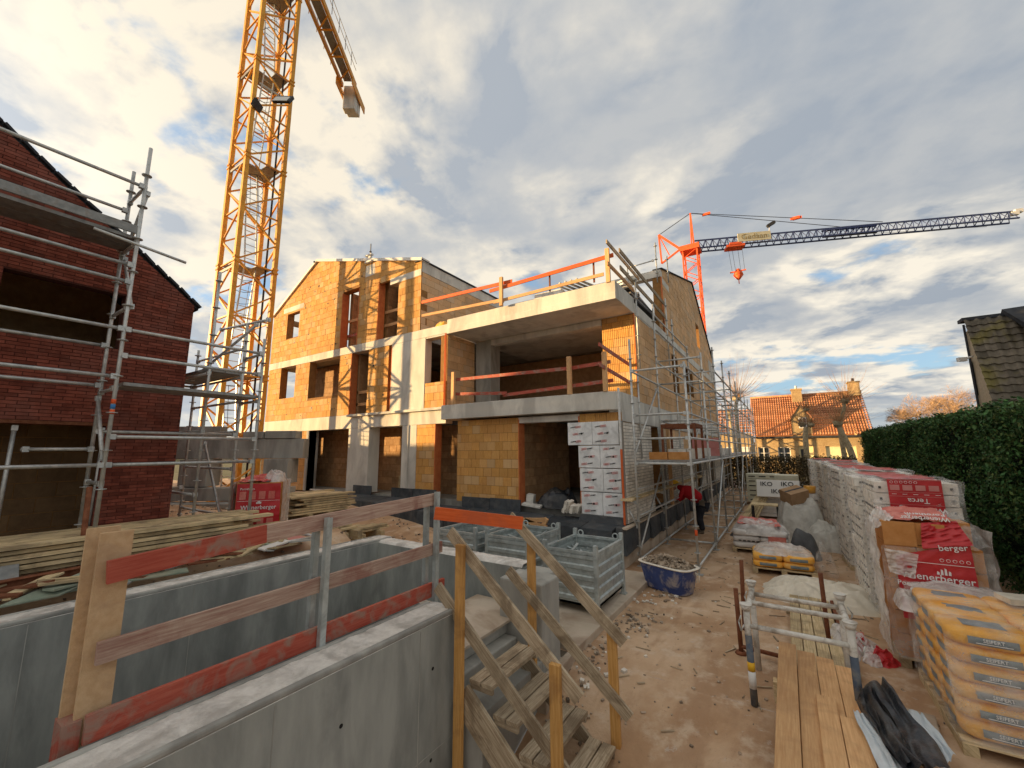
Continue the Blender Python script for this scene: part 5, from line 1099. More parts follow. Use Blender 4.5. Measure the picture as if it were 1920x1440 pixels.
for z, y in ((.78, yf), (.70, yn)): one(lambda b: b.tube((xl, y, z), (xrr, y, z), .024, n=10), 'rail', 'white_paint_steel', wt)
for x in (xl, xrr): one(lambda b: b.tube((x, yn, .80), (x, yf, .81), .028, n=10), 'side_tube', 'white_paint_steel', wt)
one(lambda b: b.tube((xl, 5.24, .80), (xrr, 5.24, .80), .024, n=10), 'rail', 'white_paint_steel', wt)
one(lambda b: b.tube((xl, yn, .30), (xl, yn, .38), .0325, n=12), 'yellow_sticker', 'helmet', wt); one(lambda b: b.tube((xl, yn, .15), (xl, yn, .298), .0325, n=12), 'white_sticker', 'white_frame', wt)
ps = thing('plank_stack', 'long thin planks laid side by side under the white trestle', 'planks', (.1, 7.4, 0))
for k in range(4): one(lambda b: b.box(-.15+k*.125, -.035+k*.125, 5.4, 8.95+.08*(k % 2), .075, .11), 'plank', 'plank_dirty', ps)
one(lambda b: b.box(.36, .40, 5.5, 8.6, .0, .12), 'plank', 'rust', ps)
for y in (5.9, 7.6): one(lambda b: b.box(-.2, .45, y, y+.08, .01, .074), 'bearer', 'plank_dirty', ps)
nb_ = thing('board_stack', 'stack of broad new boards in the near foreground beside the black and white membrane', 'boards', (.1, 4, 0))
for k, (a, c_, y1, z) in enumerate(((-.26, -.105, 5.72, .30), (-.10, .055, 5.66, .275), (.06, .205, 5.60, .275), (.21, .365, 5.50, .27), (.02, .155, 4.72, .305), (.16, .31, 4.45, .31), (.315, .46, 4.78, .305), (.47, .60, 5.05, .27))):
    one(lambda b: b.hexa([V(p) for p in ((a, 1.6, z-.035), (c_, 1.6, z-.035), (c_+.01, y1, z-.035), (a+.01, y1, z-.035), (a, 1.6, z), (c_, 1.6, z), (c_+.01, y1, z), (a+.01, y1, z))]), 'board', 'wood_new', nb_, bevel=.003)
for k, (a, c_) in enumerate(((-.24, -.09), (-.08, .07), (.08, .22), (.23, .38), (.39, .54))): one(lambda b: b.box(a, c_, 1.6, 5.3-.07*k, .19, .232), 'board', 'wood_new', nb_)
for y in (2.2, 3.6, 5.0): one(lambda b: b.box(-.3, .6, y, y+.1, -.05, .188), 'bearer', 'plank_dirty', nb_)
ch = one(lambda b: b.hexa([V(p) for p in ((0, 0, 0), (.45, 0, 0), (.5, .45, 0), (.02, .5, 0), (0, 0, .03), (.45, 0, .03), (.5, .45, .03), (.02, .5, .03))]), 'concrete_tile', 'paving', None, bevel=.01); ch.location = (.40, 5.0, .02); tag(ch, 'sandy grey slab lying flat beside the near boards under the membrane', 'slab')
ml = thing('membrane_roll', 'crumpled black and white membrane lying across the near boards', 'membrane', (.5, 4.3, .3))
def mem(name, mt, c, sd, wr=.03):
    c = [V(p) for p in c]
    def f_(u, v):
        p = c[0].lerp(c[1], u).lerp(c[3].lerp(c[2], u), v); fold = sin(v*pi*2.2+u*1.4+sd)*wr+wr*.9*noise.noise(V((u*2.4, v*3.0, sd)))+wr*.25*noise.noise(V((u*9, v*9, sd)))
        q = wr*1.2*noise.noise(V((u*2, v*2, sd+5)))
        return p+V((q, q*.5, abs(fold)+.005))
    return one(lambda b: b.grid(f_, 36, 26), name, mt, ml)
mem('black_side', 'black_film', (at(1612, 1300, z=.36), at(1700, 1460, z=.36), at(1785, 1450, z=.36), at(1660, 1285, z=.40)), 1, .055)
mem('black_side', 'black_film', (at(1606, 1320, z=.34), at(1690, 1450, z=.34), at(1725, 1445, z=.36), at(1640, 1292, z=.42)), 3, .05)
mem('white_edge', 'white_film', (at(1600, 1335, z=.33), at(1655, 1455, z=.33), at(1705, 1455, z=.34), at(1625, 1345, z=.34)), 2, .02)
mem('white_side', 'white_film', (at(1690, 1330, z=.27), at(1770, 1450, z=.27), at(1795, 1420, z=.26), at(1730, 1345, z=.26)), 4, .03)

# ------------------------------------------------------------------ steel cages
def cage(x0, x1, y0, y1, z0, H_, label, sd):
    t = thing('steel_stillage', label, 'steel crate', group='galvanised stillages on the concrete pad')
    for x, y in ((x0, y0), (x1, y0), (x1, y1), (x0, y1)):
        one(lambda b: b.box(x-.03, x+.03, y-.03, y+.03, z0, z0+H_+.12), 'corner_post', 'galvanised', t, bevel=.004)
        one(lambda b: b.box(x-.05, x+.05, y-.05, y+.05, z0-.005, z0+.02), 'foot', 'galvanised', t)
    n_ = 5; dz = (H_-.1)/n_
    def corr(p, q, nrm):
        for k in range(n_):
            z = z0+.1+k*dz
            def f_(b):
                p_, q_ = V(p), V(q); o_ = V(nrm)*.022
                for (za, oa, zb_, ob_) in ((0, 0, .35, 0), (.35, 0, .45, 1), (.45, 1, .78, 1), (.78, 1, .9, 0), (.9, 0, 1, 0)):
                    b.hexa([p_+o_*oa+Z*(z+dz*za), q_+o_*oa+Z*(z+dz*za), q_+o_*oa+Z*(z+dz*za)-V(nrm)*.006, p_+o_*oa+Z*(z+dz*za)-V(nrm)*.006, p_+o_*ob_+Z*(z+dz*zb_), q_+o_*ob_+Z*(z+dz*zb_), q_+o_*ob_+Z*(z+dz*zb_)-V(nrm)*.006, p_+o_*ob_+Z*(z+dz*zb_)-V(nrm)*.006], .4)
            one(f_, 'side_panel', 'galvanised', t)
        one(lambda b: b.beam(V(p)+Z*(z0+H_), V(q)+Z*(z0+H_), .05, .04), 'top_rim', 'galvanised', t)
    corr((x0+.03, y0, 0), (x1-.03, y0, 0), (0, -1, 0)); corr((x0+.03, y1, 0), (x1-.03, y1, 0), (0, 1, 0)); corr((x0, y0+.03, 0), (x0, y1-.03, 0), (-1, 0, 0)); corr((x1, y0+.03, 0), (x1, y1-.03, 0), (1, 0, 0))
    one(lambda b: b.box(x0, x1, y0, y1, z0+.1, z0+.13), 'base', 'galvanised', t)
    for x in (x0+.10, x1-.10): one(lambda b: b.path([(x+.045*cos(a_), y1+.01, z0+H_+.05+.045*sin(a_)) for a_ in [2*pi*k/12 for k in range(13)]], .012, 6), 'lifting_eye', 'galvanised', t)
    r_ = random.Random(sd)
    for k in range(16): one(lambda b: b.obox((r_.uniform(x0+.12, x1-.12), r_.uniform(y0+.12, y1-.12), z0+H_*r_.uniform(.62, .88)), r_.uniform(.15, .45), .035, .03, r_.uniform(0, 3), r_.uniform(-.4, .4), r_.uniform(-.5, .5)), 'scaffold_coupler', 'galvanised', t)
    one(lambda b: heap(b, (x0+x1)/2, (y0+y1)/2, z0+.13, (x1-x0)*.44, (y1-y0)*.44, H_*.4, sd), 'contents', 'rubble', t)
    return t
cage(-3.21, -2.39, 5.80, 6.90, .10, .82, 'galvanised steel stillage nearest the rubble tub, full of scaffold couplers', 1)
cage(-4.40, -3.60, 5.92, 7.02, .10, .86, 'middle galvanised stillage, half hidden by the stair handrail', 2)
cage(-5.48, -4.60, 5.85, 6.95, .10, .86, 'galvanised stillage under the orange rail board, farthest from the rubble tub', 3)
wf = thing('timber_bracing', 'small frame of raw boards leaning on the black plinth behind the stillages', 'wooden frame', (-4.6, 8.1, .4))
for p, q in (((985, 975), (1025, 990)), ((1025, 972), (1010, 1003)), ((990, 998), (1010, 1003)), ((975, 975), (1024, 975))): one(lambda b: b.beam(at(*p, y=8.2), at(*q, y=8.2), .06, .09), 'board', 'wood_new', wf)

# ------------------------------------------------------------------ rubble tub
tu = thing('rubble_tub', 'blue plastic mortar tub smeared with cement and heaped with rubble', 'tub', (-1.75, 7.55, 0))
c0 = V((-1.90, 7.82, ground_z(-1.8, 7.6)+.0)); tz = rad(-22)
def rr_(u, sc_x, sc_y, cr=.5): th = 2*pi*u; return V((math.copysign(abs(cos(th))**cr, cos(th))*sc_x, math.copysign(abs(sin(th))**cr, sin(th))*sc_y, 0))
def RZ(v_): return Matrix.Rotation(tz, 3, 'Z') @ v_
def tub_(b):
    b.grid(lambda u, v: c0+RZ(rr_(v, .43+.11*u, .22+.07*u))+Z*(.02+.44*u), 8, 40); b.grid(lambda u, v: c0+RZ(rr_(v, .43*u, .22*u))+Z*.02, 3, 40); b.grid(lambda u, v: c0+RZ(rr_(v, .525-.1*u, .275-.07*u))+Z*(.46-.4*u), 4, 40)
one(tub_, 'tub', 'tub_blue', tu)
one(lambda b: (b.grid(lambda u, v: c0+RZ(rr_(v, .535+.03*cos(u*2*pi), .285+.03*cos(u*2*pi)))+Z*(.462+.018*sin(u*2*pi)), 8, 48),), 'rim', 'tub_rim', tu)
one(lambda b: b.grid(lambda u, v: c0+RZ(rr_(v, .50*u, .26*u))+Z*(.42+.14*(1-u*u)+.02*noise.noise(rr_(v, u*3, u*3))), 10, 40), 'mortar_waste', 'rubble', tu)
def rub(b):
    r_ = random.Random(2)
    for k in range(420):
        u, v = math.sqrt(r_.random())*.95, r_.random(); p = c0+RZ(rr_(v, .49*u, .25*u))+Z*(.43+.15*(1-u*u)+r_.uniform(0, .03)); s = r_.uniform(.015, .055)
        b.obox(p, s*r_.uniform(.7, 1.8), s, s*r_.uniform(.3, .8), r_.uniform(0, 3), r_.uniform(-.8, .8), r_.uniform(-.6, .6))
one(rub, 'rubble', 'rubble', tu, kind='stuff')
e_ = c0+RZ(V((.57, 0, .43))); one(lambda b: (b.path([e_, e_+V((.06, 0, -.05)), e_+V((.05, .0, -.16))], .008), b.path([e_, e_+V((.02, .02, -.1)), e_+V((.0, .03, -.18))], .007)), 'rope_handle', 'tub_rim', tu); tu.scale = (.9, .9, .92)

# ------------------------------------------------------------------ worker
pn = thing('person', 'worker in red jacket and yellow helmet bending toward the wall under the scaffold', 'person', (-2.22, 13.25, 0))
def skin(name, mt, joints, edges, parent, sub=2):
    me = bpy.data.meshes.new(name); o_ = OFF[parent.name]; me.from_pydata([tuple(V(j[:3])-o_) for j in joints], edges, []); me.materials.append(M[mt])
    o = bpy.data.objects.new(name, me); S.collection.objects.link(o); o.parent = parent; OFF[o.name] = o_
    sm = o.modifiers.new('skin', 'SKIN'); 
    for k, j in enumerate(joints): sv = me.skin_vertices[0].data[k]; sv.radius = (j[3], j[4] if len(j) > 4 else j[3]); sv.use_root = (k == 0)
    ss = o.modifiers.new('sub', 'SUBSURF'); ss.levels = sub; ss.render_levels = sub; sm.use_smooth_shade = True
    return o
hx, hy = -2.18, 13.25
body = skin('body', 'jacket', [(hx+.02, hy, .90, .18, .19), (hx-.16, hy, 1.05, .19, .20), (hx-.34, hy, 1.18, .19, .22), (hx-.46, hy, 1.25, .14, .19), (hx-.54, hy-.0, 1.27, .065), (hx-.62, hy, 1.27, .075),
    (hx-.42, hy-.19, 1.24, .07), (hx-.50, hy-.24, .99, .055), (hx-.66, hy-.16, .94, .045), (hx-.42, hy+.19, 1.22, .07), (hx-.47, hy+.22, .97, .055), (hx-.62, hy+.12, .86, .045)],
    [(0, 1), (1, 2), (2, 3), (3, 4), (4, 5), (3, 6), (6, 7), (7, 8), (3, 9), (9, 10), (10, 11)], pn)
skin('trousers', 'trousers', [(hx+.02, hy, .88, .18, .19), (hx+.03, hy-.11, .74, .135), (hx-.04, hy-.13, .46, .10), (hx+.03, hy-.13, .10, .08), (hx+.03, hy+.11, .74, .135), (hx-.10, hy+.17, .46, .10), (hx-.06, hy+.19, .10, .08)], [(0, 1), (1, 2), (2, 3), (0, 4), (4, 5), (5, 6)], pn)
for dy, dx in ((-.12, .03), (.18, -.02)): skin('boot', 'boot', [(hx+dx+.04, hy+dy, .07, .05), (hx+dx-.04, hy+dy, .05, .05), (hx+dx-.18, hy+dy, .035, .035)], [(0, 1), (1, 2)], pn, 1)
hd_ = V((hx-.68, hy, 1.30)); skin('head', 'skin', [(hd_.x+.03, hy, 1.30, .085), (hd_.x-.03, hy, 1.25, .085), (hd_.x-.07, hy, 1.20, .06), (hd_.x-.125, hy, 1.235, .02)], [(0, 1), (1, 2), (1, 3)], pn)
one(lambda b: (b.grid(lambda u, v: hd_+Matrix.Rotation(-.55, 3, 'Y') @ V((.165*cos(2*pi*v)*cos(u*pi/2)+.0, .14*sin(2*pi*v)*cos(u*pi/2), .03+.16*sin(u*pi/2))), 8, 24), b.grid(lambda u, v: hd_+Matrix.Rotation(-.55, 3, 'Y') @ V(((.165+.035*u)*cos(2*pi*v)-.02*u, (.14+.012*u)*sin(2*pi*v), .03)), 2, 24)), 'helmet', 'helmet', pn)
for (px_, py_, pz_, dx, dz) in ((hx-.68, hy-.15, .93, -.06, -.05), (hx-.64, hy+.11, .845, -.05, -.06)):
    skin('hand', 'skin', [(px_, py_, pz_, .036, .026), (px_+dx, py_, pz_+dz*.6, .038, .020)], [(0, 1)], pn)
    for j in range(4): fx, fy = px_+dx*1.3, py_-.03+.02*j; skin('finger', 'skin', [(fx, fy, pz_+dz*.8, .011), (fx-.035-.004*(j in (1, 2)), fy, pz_+dz*1.2, .010), (fx-.048, fy, pz_+dz*1.2-.03, .009)], [(0, 1), (1, 2)], pn, 1)
    skin('thumb', 'skin', [(px_+dx*.5, py_-.035, pz_+dz*.4, .012), (px_+dx-.01, py_-.055, pz_+dz*.9, .011), (px_+dx*1.3-.01, py_-.05, pz_+dz*1.4, .010)], [(0, 1), (1, 2)], pn, 1)
one(lambda b: b.obox((hx+.06, hy-.16, .86), .14, .07, .16), 'tool_pouch', 'boot', pn, bevel=.01)

# ------------------------------------------------------------------ goods on the scaffold deck
cr = thing('brick_crate', 'brown steel brick crate standing on the scaffold deck above the worker', 'steel crate', (-2.1, 11, 2.16))
for x, y in ((-2.5, 10.6), (-1.75, 10.6), (-1.75, 11.6), (-2.5, 11.6)): one(lambda b: b.box(x-.025, x+.025, y-.025, y+.025, 2.16, 3.0), 'corner_post', 'rust', cr)
for z in (2.96,):
    for p, q in (((-2.5, 10.6), (-1.75, 10.6)), ((-1.75, 10.6), (-1.75, 11.6)), ((-1.75, 11.6), (-2.5, 11.6)), ((-2.5, 11.6), (-2.5, 10.6))): one(lambda b: b.beam((*p, z), (*q, z), .05, .09), 'top_rail', 'rust', cr)
for k in range(3):
    for j in range(4): one(lambda b: b.box(-2.42+k*.22, -2.22+k*.22, 10.75+j*.2, 10.93+j*.2, 2.163, 2.40), 'brick', 'white_brick', cr)
bb = thing('clay_block_row', 'two orange clay blocks lying on the first bay of the scaffold deck', 'clay blocks', (-2.2, 9.8, 2.16))
for k in range(2): one(lambda b: b.box(-2.62+k*.42, -2.22+k*.42, 9.75, 10.0, 2.163, 2.33), 'clay_block', 'clay_plain', bb)
wp = thing('mixing_board', 'reddish panel standing on the scaffold deck beyond the brick crate', 'panel', (-2.2, 15, 2.16)); one(lambda b: b.box(-2.62, -1.75, 15.2, 15.25, 2.163, 2.75), 'panel', 'pink_panel', wp)
r_ = random.Random(9)
for k, (y, lab) in enumerate(((14.0, 'pale bucket on the scaffold deck near the reddish panel'), (17.6, 'white box of fixings on the scaffold deck'), (20.2, 'second white box farther along the scaffold deck'))):
    o = one(lambda b: b.box(-2.3, -1.95, y, y+.35, 2.163, 2.42), 'box', 'white_frame', None, bevel=.01); tag(o, lab, 'box')
gs = thing('aluminium_plank', 'tall blue-grey aluminium board leaning in the side door opening', 'board', (-2.9, 11.9, .9)); one(lambda b: b.beam((-2.80, 11.75, .83), (-3.0, 12.35, 3.0), .16, .04, (1, 0, 0)), 'board', 'galvanised', gs)
wp2 = thing('timber_prop', 'pale upright timber beside the side door opening', 'timber', (-2.85, 12.7, .9)); one(lambda b: b.box(-2.88, -2.80, 12.66, 12.78, .83, 3.25), 'post', 'wood_new', wp2)
# rubbish in the corner opening
bt = hp('black_tarpaulin', 'black plastic sheet heaped inside the open corner room', 'tarpaulin', 'black_film', -5.0, 9.75, .62, .4, .42, 21, wr=.15); bt.location.z = .95
pl_ = thing('paving_blocks', 'pile of pale bricks tipped beside the foil insulated corner', 'bricks', (-4.35, 9.3, .93))
for k in range(14): one(lambda b: b.obox((-4.45+.06*(k % 6)+.03*(k//6), 9.05+.05*(k % 3), 1.0+.085*(k//6)), .07, .2, .09, r_.uniform(-.2, .2), .15, .35), 'brick', 'white_brick', pl_)
for k, (x, y, sx, sz, lab) in enumerate(((-5.65, 9.5, .2, .28, 'pale torn paper sack standing just inside the corner room'), (-5.5, 9.3, .5, .06, 'white board offcuts on the sill of the corner room'))):
    o = one(lambda b: b.obox((x, y, .98+sz/2), sx, .2, sz, .2, .1, .12), 'offcut', 'big_bag', None, bevel=.01); tag(o, lab, 'offcut')
wc = thing('wooden_crate', 'rough wooden crate standing inside the middle ground floor opening', 'crate', (-10.9, 10.1, .98))
for x in (-11.15, -10.55): one(lambda b: b.box(x-.04, x+.04, 9.95, 10.35, .965, 1.55), 'side', 'plank_dirty', wc)
for z in (1.5, 1.2): one(lambda b: b.box(-11.1, -10.6, 9.93, 10.37, z, z+.05), 'shelf', 'plank_dirty', wc)
one(lambda b: b.box(-14.9, -13.7, 9.0, 9.06, .98, 1.02), 'loose_batten', 'white_frame', bd)

# ------------------------------------------------------------------ left: red film pallet, timber piles and scrap
cl_ = (-8.1, 4.0)
rp = thing('clay_block_pallet', 'red printed film pallet of clay blocks beside the left scaffold leg', 'brick pallet')
for i in range(2):
    for j in range(2):
        for l_ in range(4): one(lambda b: b.box(-.42+i*.42, -.01+i*.42, -.42+j*.42, -.01+j*.42, .12+l_*.215, .33+l_*.215), 'clay_block', 'clay_plain', rp)
wood_pallet(rp, -.44, .44, -.44, .44)
bw = MB(); wrap(bw, -.46, .46, -.455, .455, .1, 1.0, .012, 2, 16, 'lrb'); bw.build('shrink_film', 'film_milky', rp)
sheet('printed_film', 'label_red', ((-.40, -.47, .10), (.44, -.47, .10), (.42, -.47, .96), (-.40, -.47, .96)), wr=.008, sd=41, root=rp)
sheet('side_film', 'label_pale_red', ((-.475, .44, .10), (-.475, -.44, .10), (-.475, -.44, .96), (-.475, .44, .96)), wr=.01, sd=42, root=rp, off=V((-1, 0, 0)))
sheet('printed_film', 'label_red', ((-.40, -.45, .99), (.2, -.45, .99), (.2, .4, 1.10), (-.40, .4, 1.06)), wr=.04, sd=43, root=rp, off=Z)
one(lambda b: heap(b, .22, 0, .97, .25, .42, .16, 44, wr=.5), 'loose_film', 'film_milky', rp)
text('Wienerberger', .115, (.03, -.49, .50), X, Z, 'white_text', rp); text('Porotherm', .06, (-.2, -.49, .39), X, Z, 'white_text', rp); text('Porotherm', .06, (-.2, -.49, .86), X, Z, 'white_text', rp)
one(lambda b: [b.box(-.02+k*.025, -.0+k*.025, -.492, -.488, .57, .60+h) for k, h in enumerate((0, .02, .03, .01))], 'logo', 'white_text', rp)
for k in range(4):
    for z in (.14, .66): one(lambda b: b.box(-.34+k*.18, -.22+k*.18, -.488, -.484, z, z+.15), 'printed_picture', 'label_pale_red', rp)
one(lambda b: b.box(-.38, .42, -.488, -.484, .625, .63), 'printed_line', 'white_text', rp)
rp.location = (*cl_, ground_z(*cl_)); rp.rotation_euler = (0, 0, rad(52)); rp.scale = (.82, .82, .88)
def plank_pile(label, x0, x1, y0, y1, z0, nl, seed, wd=.16, mt_='plank_dirty', name='timber_pile', rz=0, skew=.8):
    t = thing(name, label, 'timber pile'); r_ = random.Random(seed); n_ = int((x1-x0)/(wd+.01))
    for l_ in range(nl):
        for k in range(n_): a = x0+k*(wd+.01)+r_.uniform(-.02, .02); one(lambda b: b.hexa([V(p) for p in ((a, y0+r_.uniform(-.2, .2), z0+l_*.05), (a+wd, y0, z0+l_*.05), (a+wd+.01, y1-r_.uniform(0, skew), z0+l_*.05), (a+.01, y1-r_.uniform(0, skew), z0+l_*.05), (a, y0, z0+l_*.05+.036), (a+wd, y0, z0+l_*.05+.036), (a+wd+.01, y1-.01, z0+l_*.05+.036), (a+.01, y1-.01, z0+l_*.05+.036))]), 'plank', mt_, t)
    for k in range(3): y = y0+(y1-y0)*(.2+.3*k); one(lambda b: b.box(x0-.05, x1+.05, y, y+.1, z0-.1, z0-.004), 'bearer', 'plank_dirty', t)
    t.rotation_euler = (0, 0, rz); return t
def pile(label, x0, x1, y0, y1, z0, nl, seed, wd=.16, skew=1.1, mt_='plank_dirty'):
    t = thing('timber_pile', label, 'timber pile'); r_ = random.Random(seed); n_ = int((x1-x0)/(wd+.012))
    for l_ in range(nl):
        for k in range(n_):
            a = x0+k*(wd+.012)+r_.uniform(-.025, .025); ya = y0+r_.uniform(-.3, .3); yb_ = y1-r_.uniform(0, skew); s_ = r_.uniform(-.03, .03); z = z0+l_*.052+r_.uniform(0, .004)
            one(lambda b: b.hexa([V(p) for p in ((a, ya, z), (a+wd, ya, z), (a+wd+s_, yb_, z), (a+s_, yb_, z), (a, ya, z+.038), (a+wd, ya, z+.038), (a+wd+s_, yb_, z+.038), (a+s_, yb_, z+.038))]), 'plank', mt_, t)
    for k in range(3): y = y0+(y1-y0)*(.15+.3*k); one(lambda b: b.box(x0-.05, x1+.05, y, y+.1, z0-.18, z0-.004), 'bearer', 'plank_dirty', t)
    return t
pile('long pile of stacked scaffold planks lying in front of the dark brick house', -7.55, -6.65, -1.6, 3.7, 1.16, 6, 1)
pile('lower pile of yellowish planks behind the long plank pile', -8.4, -7.7, -1.5, 4.2, 1.10, 4, 2, wd=.2)
pile('stack of boards behind the red film pallet near the black plinth', -10.4, -9.2, 5.3, 7.0, .98, 8, 3, wd=.22, skew=.5)
pile('low spread of battens and boards before the black plinth', -9.3, -7.4, 4.9, 6.5, .72, 2, 4, wd=.17, skew=.6)
pile('short dusty board stack between the red film pallet and the pit', -7.7, -6.9, 4.4, 5.4, .92, 2, 5, wd=.15, skew=.5)
def solo(name, mt, lab, cat, fn, bevel=.004): o = one(fn, name, mt, None, bevel=bevel); return tag(o, lab, cat)
solo('formwork_shutter', 'rust', 'maroon steel formwork panel standing under the plank pile', 'formwork panel', lambda b: (b.box(-6.62, -6.56, .3, 2.2, .96, 1.13), b.box(-6.64, -6.54, .3, .36, .95, 1.15), b.box(-6.64, -6.54, 1.2, 1.26, .95, 1.15)))
solo('perforated_plate', 'steel_dull', 'dusty perforated plate leaning against the end of the long plank pile', 'metal plate', lambda b: b.hexa([V(p) for p in ((-6.45, .55, 1.0), (-6.45, .95, 1.0), (-6.47, .95, 1.0), (-6.47, .55, 1.0), (-6.68, .55, 1.28), (-6.68, .95, 1.28), (-6.70, .95, 1.28), (-6.70, .55, 1.28))]))
solo('green_sheet', 'green_sheet', 'large pale green board lying on scrap by the far pit wall', 'board', lambda b: b.hexa([V(p) for p in ((-6.0, .75, 1.03), (-6.0, 1.15, 1.03), (-6.5, 1.85, 1.16), (-6.5, 1.55, 1.16), (-6.0, .75, 1.05), (-6.0, 1.15, 1.05), (-6.5, 1.85, 1.18), (-6.5, 1.55, 1.18))]))
solo('green_sheet', 'green_sheet', 'narrow green board lying flat beside the large pale green board', 'board', lambda b: b.obox((-6.12, 1.75, 1.03), .2, .9, .02, -.25))
solo('steel_beam', 'rust', 'rusty steel beam lying parallel to the far pit wall', 'steel beam', lambda b: (b.beam((-6.42, -1.0, 1.03), (-6.5, 1.6, 1.06), .10, .012), b.beam((-6.42, -1.0, 1.09), (-6.5, 1.6, 1.12), .012, .11), b.beam((-6.42, -1.0, 1.15), (-6.5, 1.6, 1.18), .10, .012)))
rs_ = random.Random(12)
scr = [('plank_dirty', 'plank'), ('concrete_mid', 'concrete piece'), ('green_sheet', 'green board piece'), ('white_frame', 'white plaster piece'), ('rust', 'rusty strip')]
ob_ = thing('scrap_heap', 'heap of mixed offcuts, strips and plaster pieces between pit wall and plank pile', 'scrap heap', (-6.2, 2.2, 1))
for k in range(70):
    mt_, nm = scr[rs_.choice((0, 0, 0, 1, 2, 3, 4))]
    y = rs_.uniform(.2, 3.6); x = -6.1-rs_.random()*.45; one(lambda b: b.obox((x, y, 1.03+rs_.random()*.10), rs_.uniform(.05, .14), rs_.uniform(.2, .7), .02, rs_.uniform(-.9, .9), rs_.uniform(-.15, .15), rs_.uniform(-.15, .15)), 'offcut', mt_, ob_)
hk2 = at(292, 1020, z=1.1); solo('lifting_hook', 'rust', 'rusty bent steel lifting loop standing up from a block behind the pit wall', 'steel loop', lambda b: b.path([(hk2.x, hk2.y-.09, 1.0), (hk2.x, hk2.y-.09, 1.2)]+[(hk2.x, hk2.y-.09*cos(pi*q/8), 1.2+.09*sin(pi*q/8)) for q in range(1, 9)]+[(hk2.x, hk2.y+.09, 1.0)], .016), 0)
solo('concrete_block', 'sack_white', 'pale concrete block holding the rusty lifting loop', 'concrete block', lambda b: b.obox((hk2.x, hk2.y+.02, 1.03), .28, .34, .14, .2), .01)
solo('dark_post', 'rust', 'thin rusty scaffold prop standing behind the chipboard posts', 'steel prop', lambda b: (b.tube((-6.75, 1.42, 1.0), (-6.95, 1.44, 2.0), .028), b.tube((-6.75, 1.42, 1.0), (-6.75, 1.42, 1.01), .07)))
sf = thing('steel_platform', 'rusty steel platform with tube frame lying flat beneath the scaffold corner', 'platform', (-7.4, 3.9, 1))
one(lambda b: b.box(-7.45, -6.55, 3.35, 4.05, .985, 1.01), 'plate', 'pink_panel', sf)
for p, q in (((-7.5, 3.3), (-6.5, 3.3)), ((-6.5, 3.3), (-6.5, 4.1)), ((-6.5, 4.1), (-7.5, 4.1))): one(lambda b: b.tube((*p, 1.03), (*q, 1.03), .024), 'tube', 'steel', sf)
cbx = at(700, 985, y=8.3)
hs_ = thing('cable', 'black cable curling on the dirt in front of the black plinth', 'cable', (-6, 8, .3))
one(lambda b: b.path([(at(880, 955, y=8.9)), at(873, 975, y=8.2), at(866, 992, z=.32), at(850, 1003, z=.30), at(835, 1010, z=.28)], .012), 'cable', 'black_film', hs_)
# ------------------------------------------------------------------ hedges
def leaves(name, mt, n_, fn, size, parent=None, kind='stuff', seed=1):
    import numpy as np
    rg = np.random.default_rng(seed); P_, Nn_ = fn(rg, n_)
    a = rg.normal(size=(n_, 3)); a -= (a*Nn_).sum(1, keepdims=True)*Nn_*.4; a /= np.linalg.norm(a, axis=1, keepdims=True)
    c_ = rg.normal(size=(n_, 3)); b_ = np.cross(a, c_); b_ /= np.linalg.norm(b_, axis=1, keepdims=True)
    s = size*rg.uniform(.5, 1.3, (n_, 1)); a *= s; b_ *= s*.5
    v = np.stack([P_-a, P_+b_, P_+a, P_-b_], 1).reshape(-1, 3)
    me = bpy.data.meshes.new(name); me.vertices.add(n_*4); me.vertices.foreach_set('co', v.ravel()); me.loops.add(n_*4); me.loops.foreach_set('vertex_index', np.arange(n_*4)); me.polygons.add(n_); me.polygons.foreach_set('loop_start', np.arange(n_)*4)
    me.update(calc_edges=True); at_ = me.attributes.new('rnd', 'FLOAT', 'FACE'); at_.data.foreach_set('value', rg.random(n_)); me.materials.append(M[mt])
    o = bpy.data.objects.new(name, me); S.collection.objects.link(o)
    if parent: o.parent = parent; o.location = -OFF[parent.name]
    if kind: o['kind'] = kind
    return o
import numpy as np
hg = thing('hedge', 'tall clipped dark green hedge along the side of the building site', 'hedge', (3.3, 13, 0))
HY0, HY1, HXF, HH = 4.2, 21.6, 2.62, 2.92
def bulge(y, z): return .13*np.sin(y*1.7+z*1.3)+.10*np.sin(y*4.1-z*2.2)+.07*np.sin(y*9.3+z*7)+.04*np.sin(y*23-z*15)
def hl(rg, n_):
    k = rg.random(n_); y = rg.uniform(HY0, HY1, n_); z = .15+(HH-.15)*rg.random(n_)**.8; y = HY0+(y-HY0)**1.0
    x = HXF+bulge(y, z)+np.abs(rg.normal(0, .08, n_))-.10*(rg.random(n_) > .96)+.30*(np.clip(1.1-z, 0, 1))**1.2; nrm = np.tile([-1., 0, .2], (n_, 1))
    top = k > .72; x[top] = HXF+rg.uniform(0, 1.1, top.sum()); z[top] = HH+.05*np.sin(y[top]*5)+.03*np.sin(y[top]*13)+rg.normal(0, .035, top.sum())+.03+.12*(rg.random(top.sum()) > .975)*rg.random(top.sum()); nrm[top] = [0, 0, 1]
    end = (k > .68) & ~top; y[end] = HY1+rg.normal(0, .05, end.sum()); x[end] = HXF+rg.uniform(0, 1.1, end.sum())
    return np.stack([x, y, z], 1), nrm
leaves('foliage', 'hedge_leaf', 170000, hl, .032, hg, None)
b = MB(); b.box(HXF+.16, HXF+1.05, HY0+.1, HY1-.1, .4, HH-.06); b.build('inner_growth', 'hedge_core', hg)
for k in range(18): one(lambda b: b.tube((HXF+.55, HY0+.6+k*.97, 0), (HXF+.5, HY0+.6+k*.97, .7), .045, n=6), 'trunk', 'bark', hg)
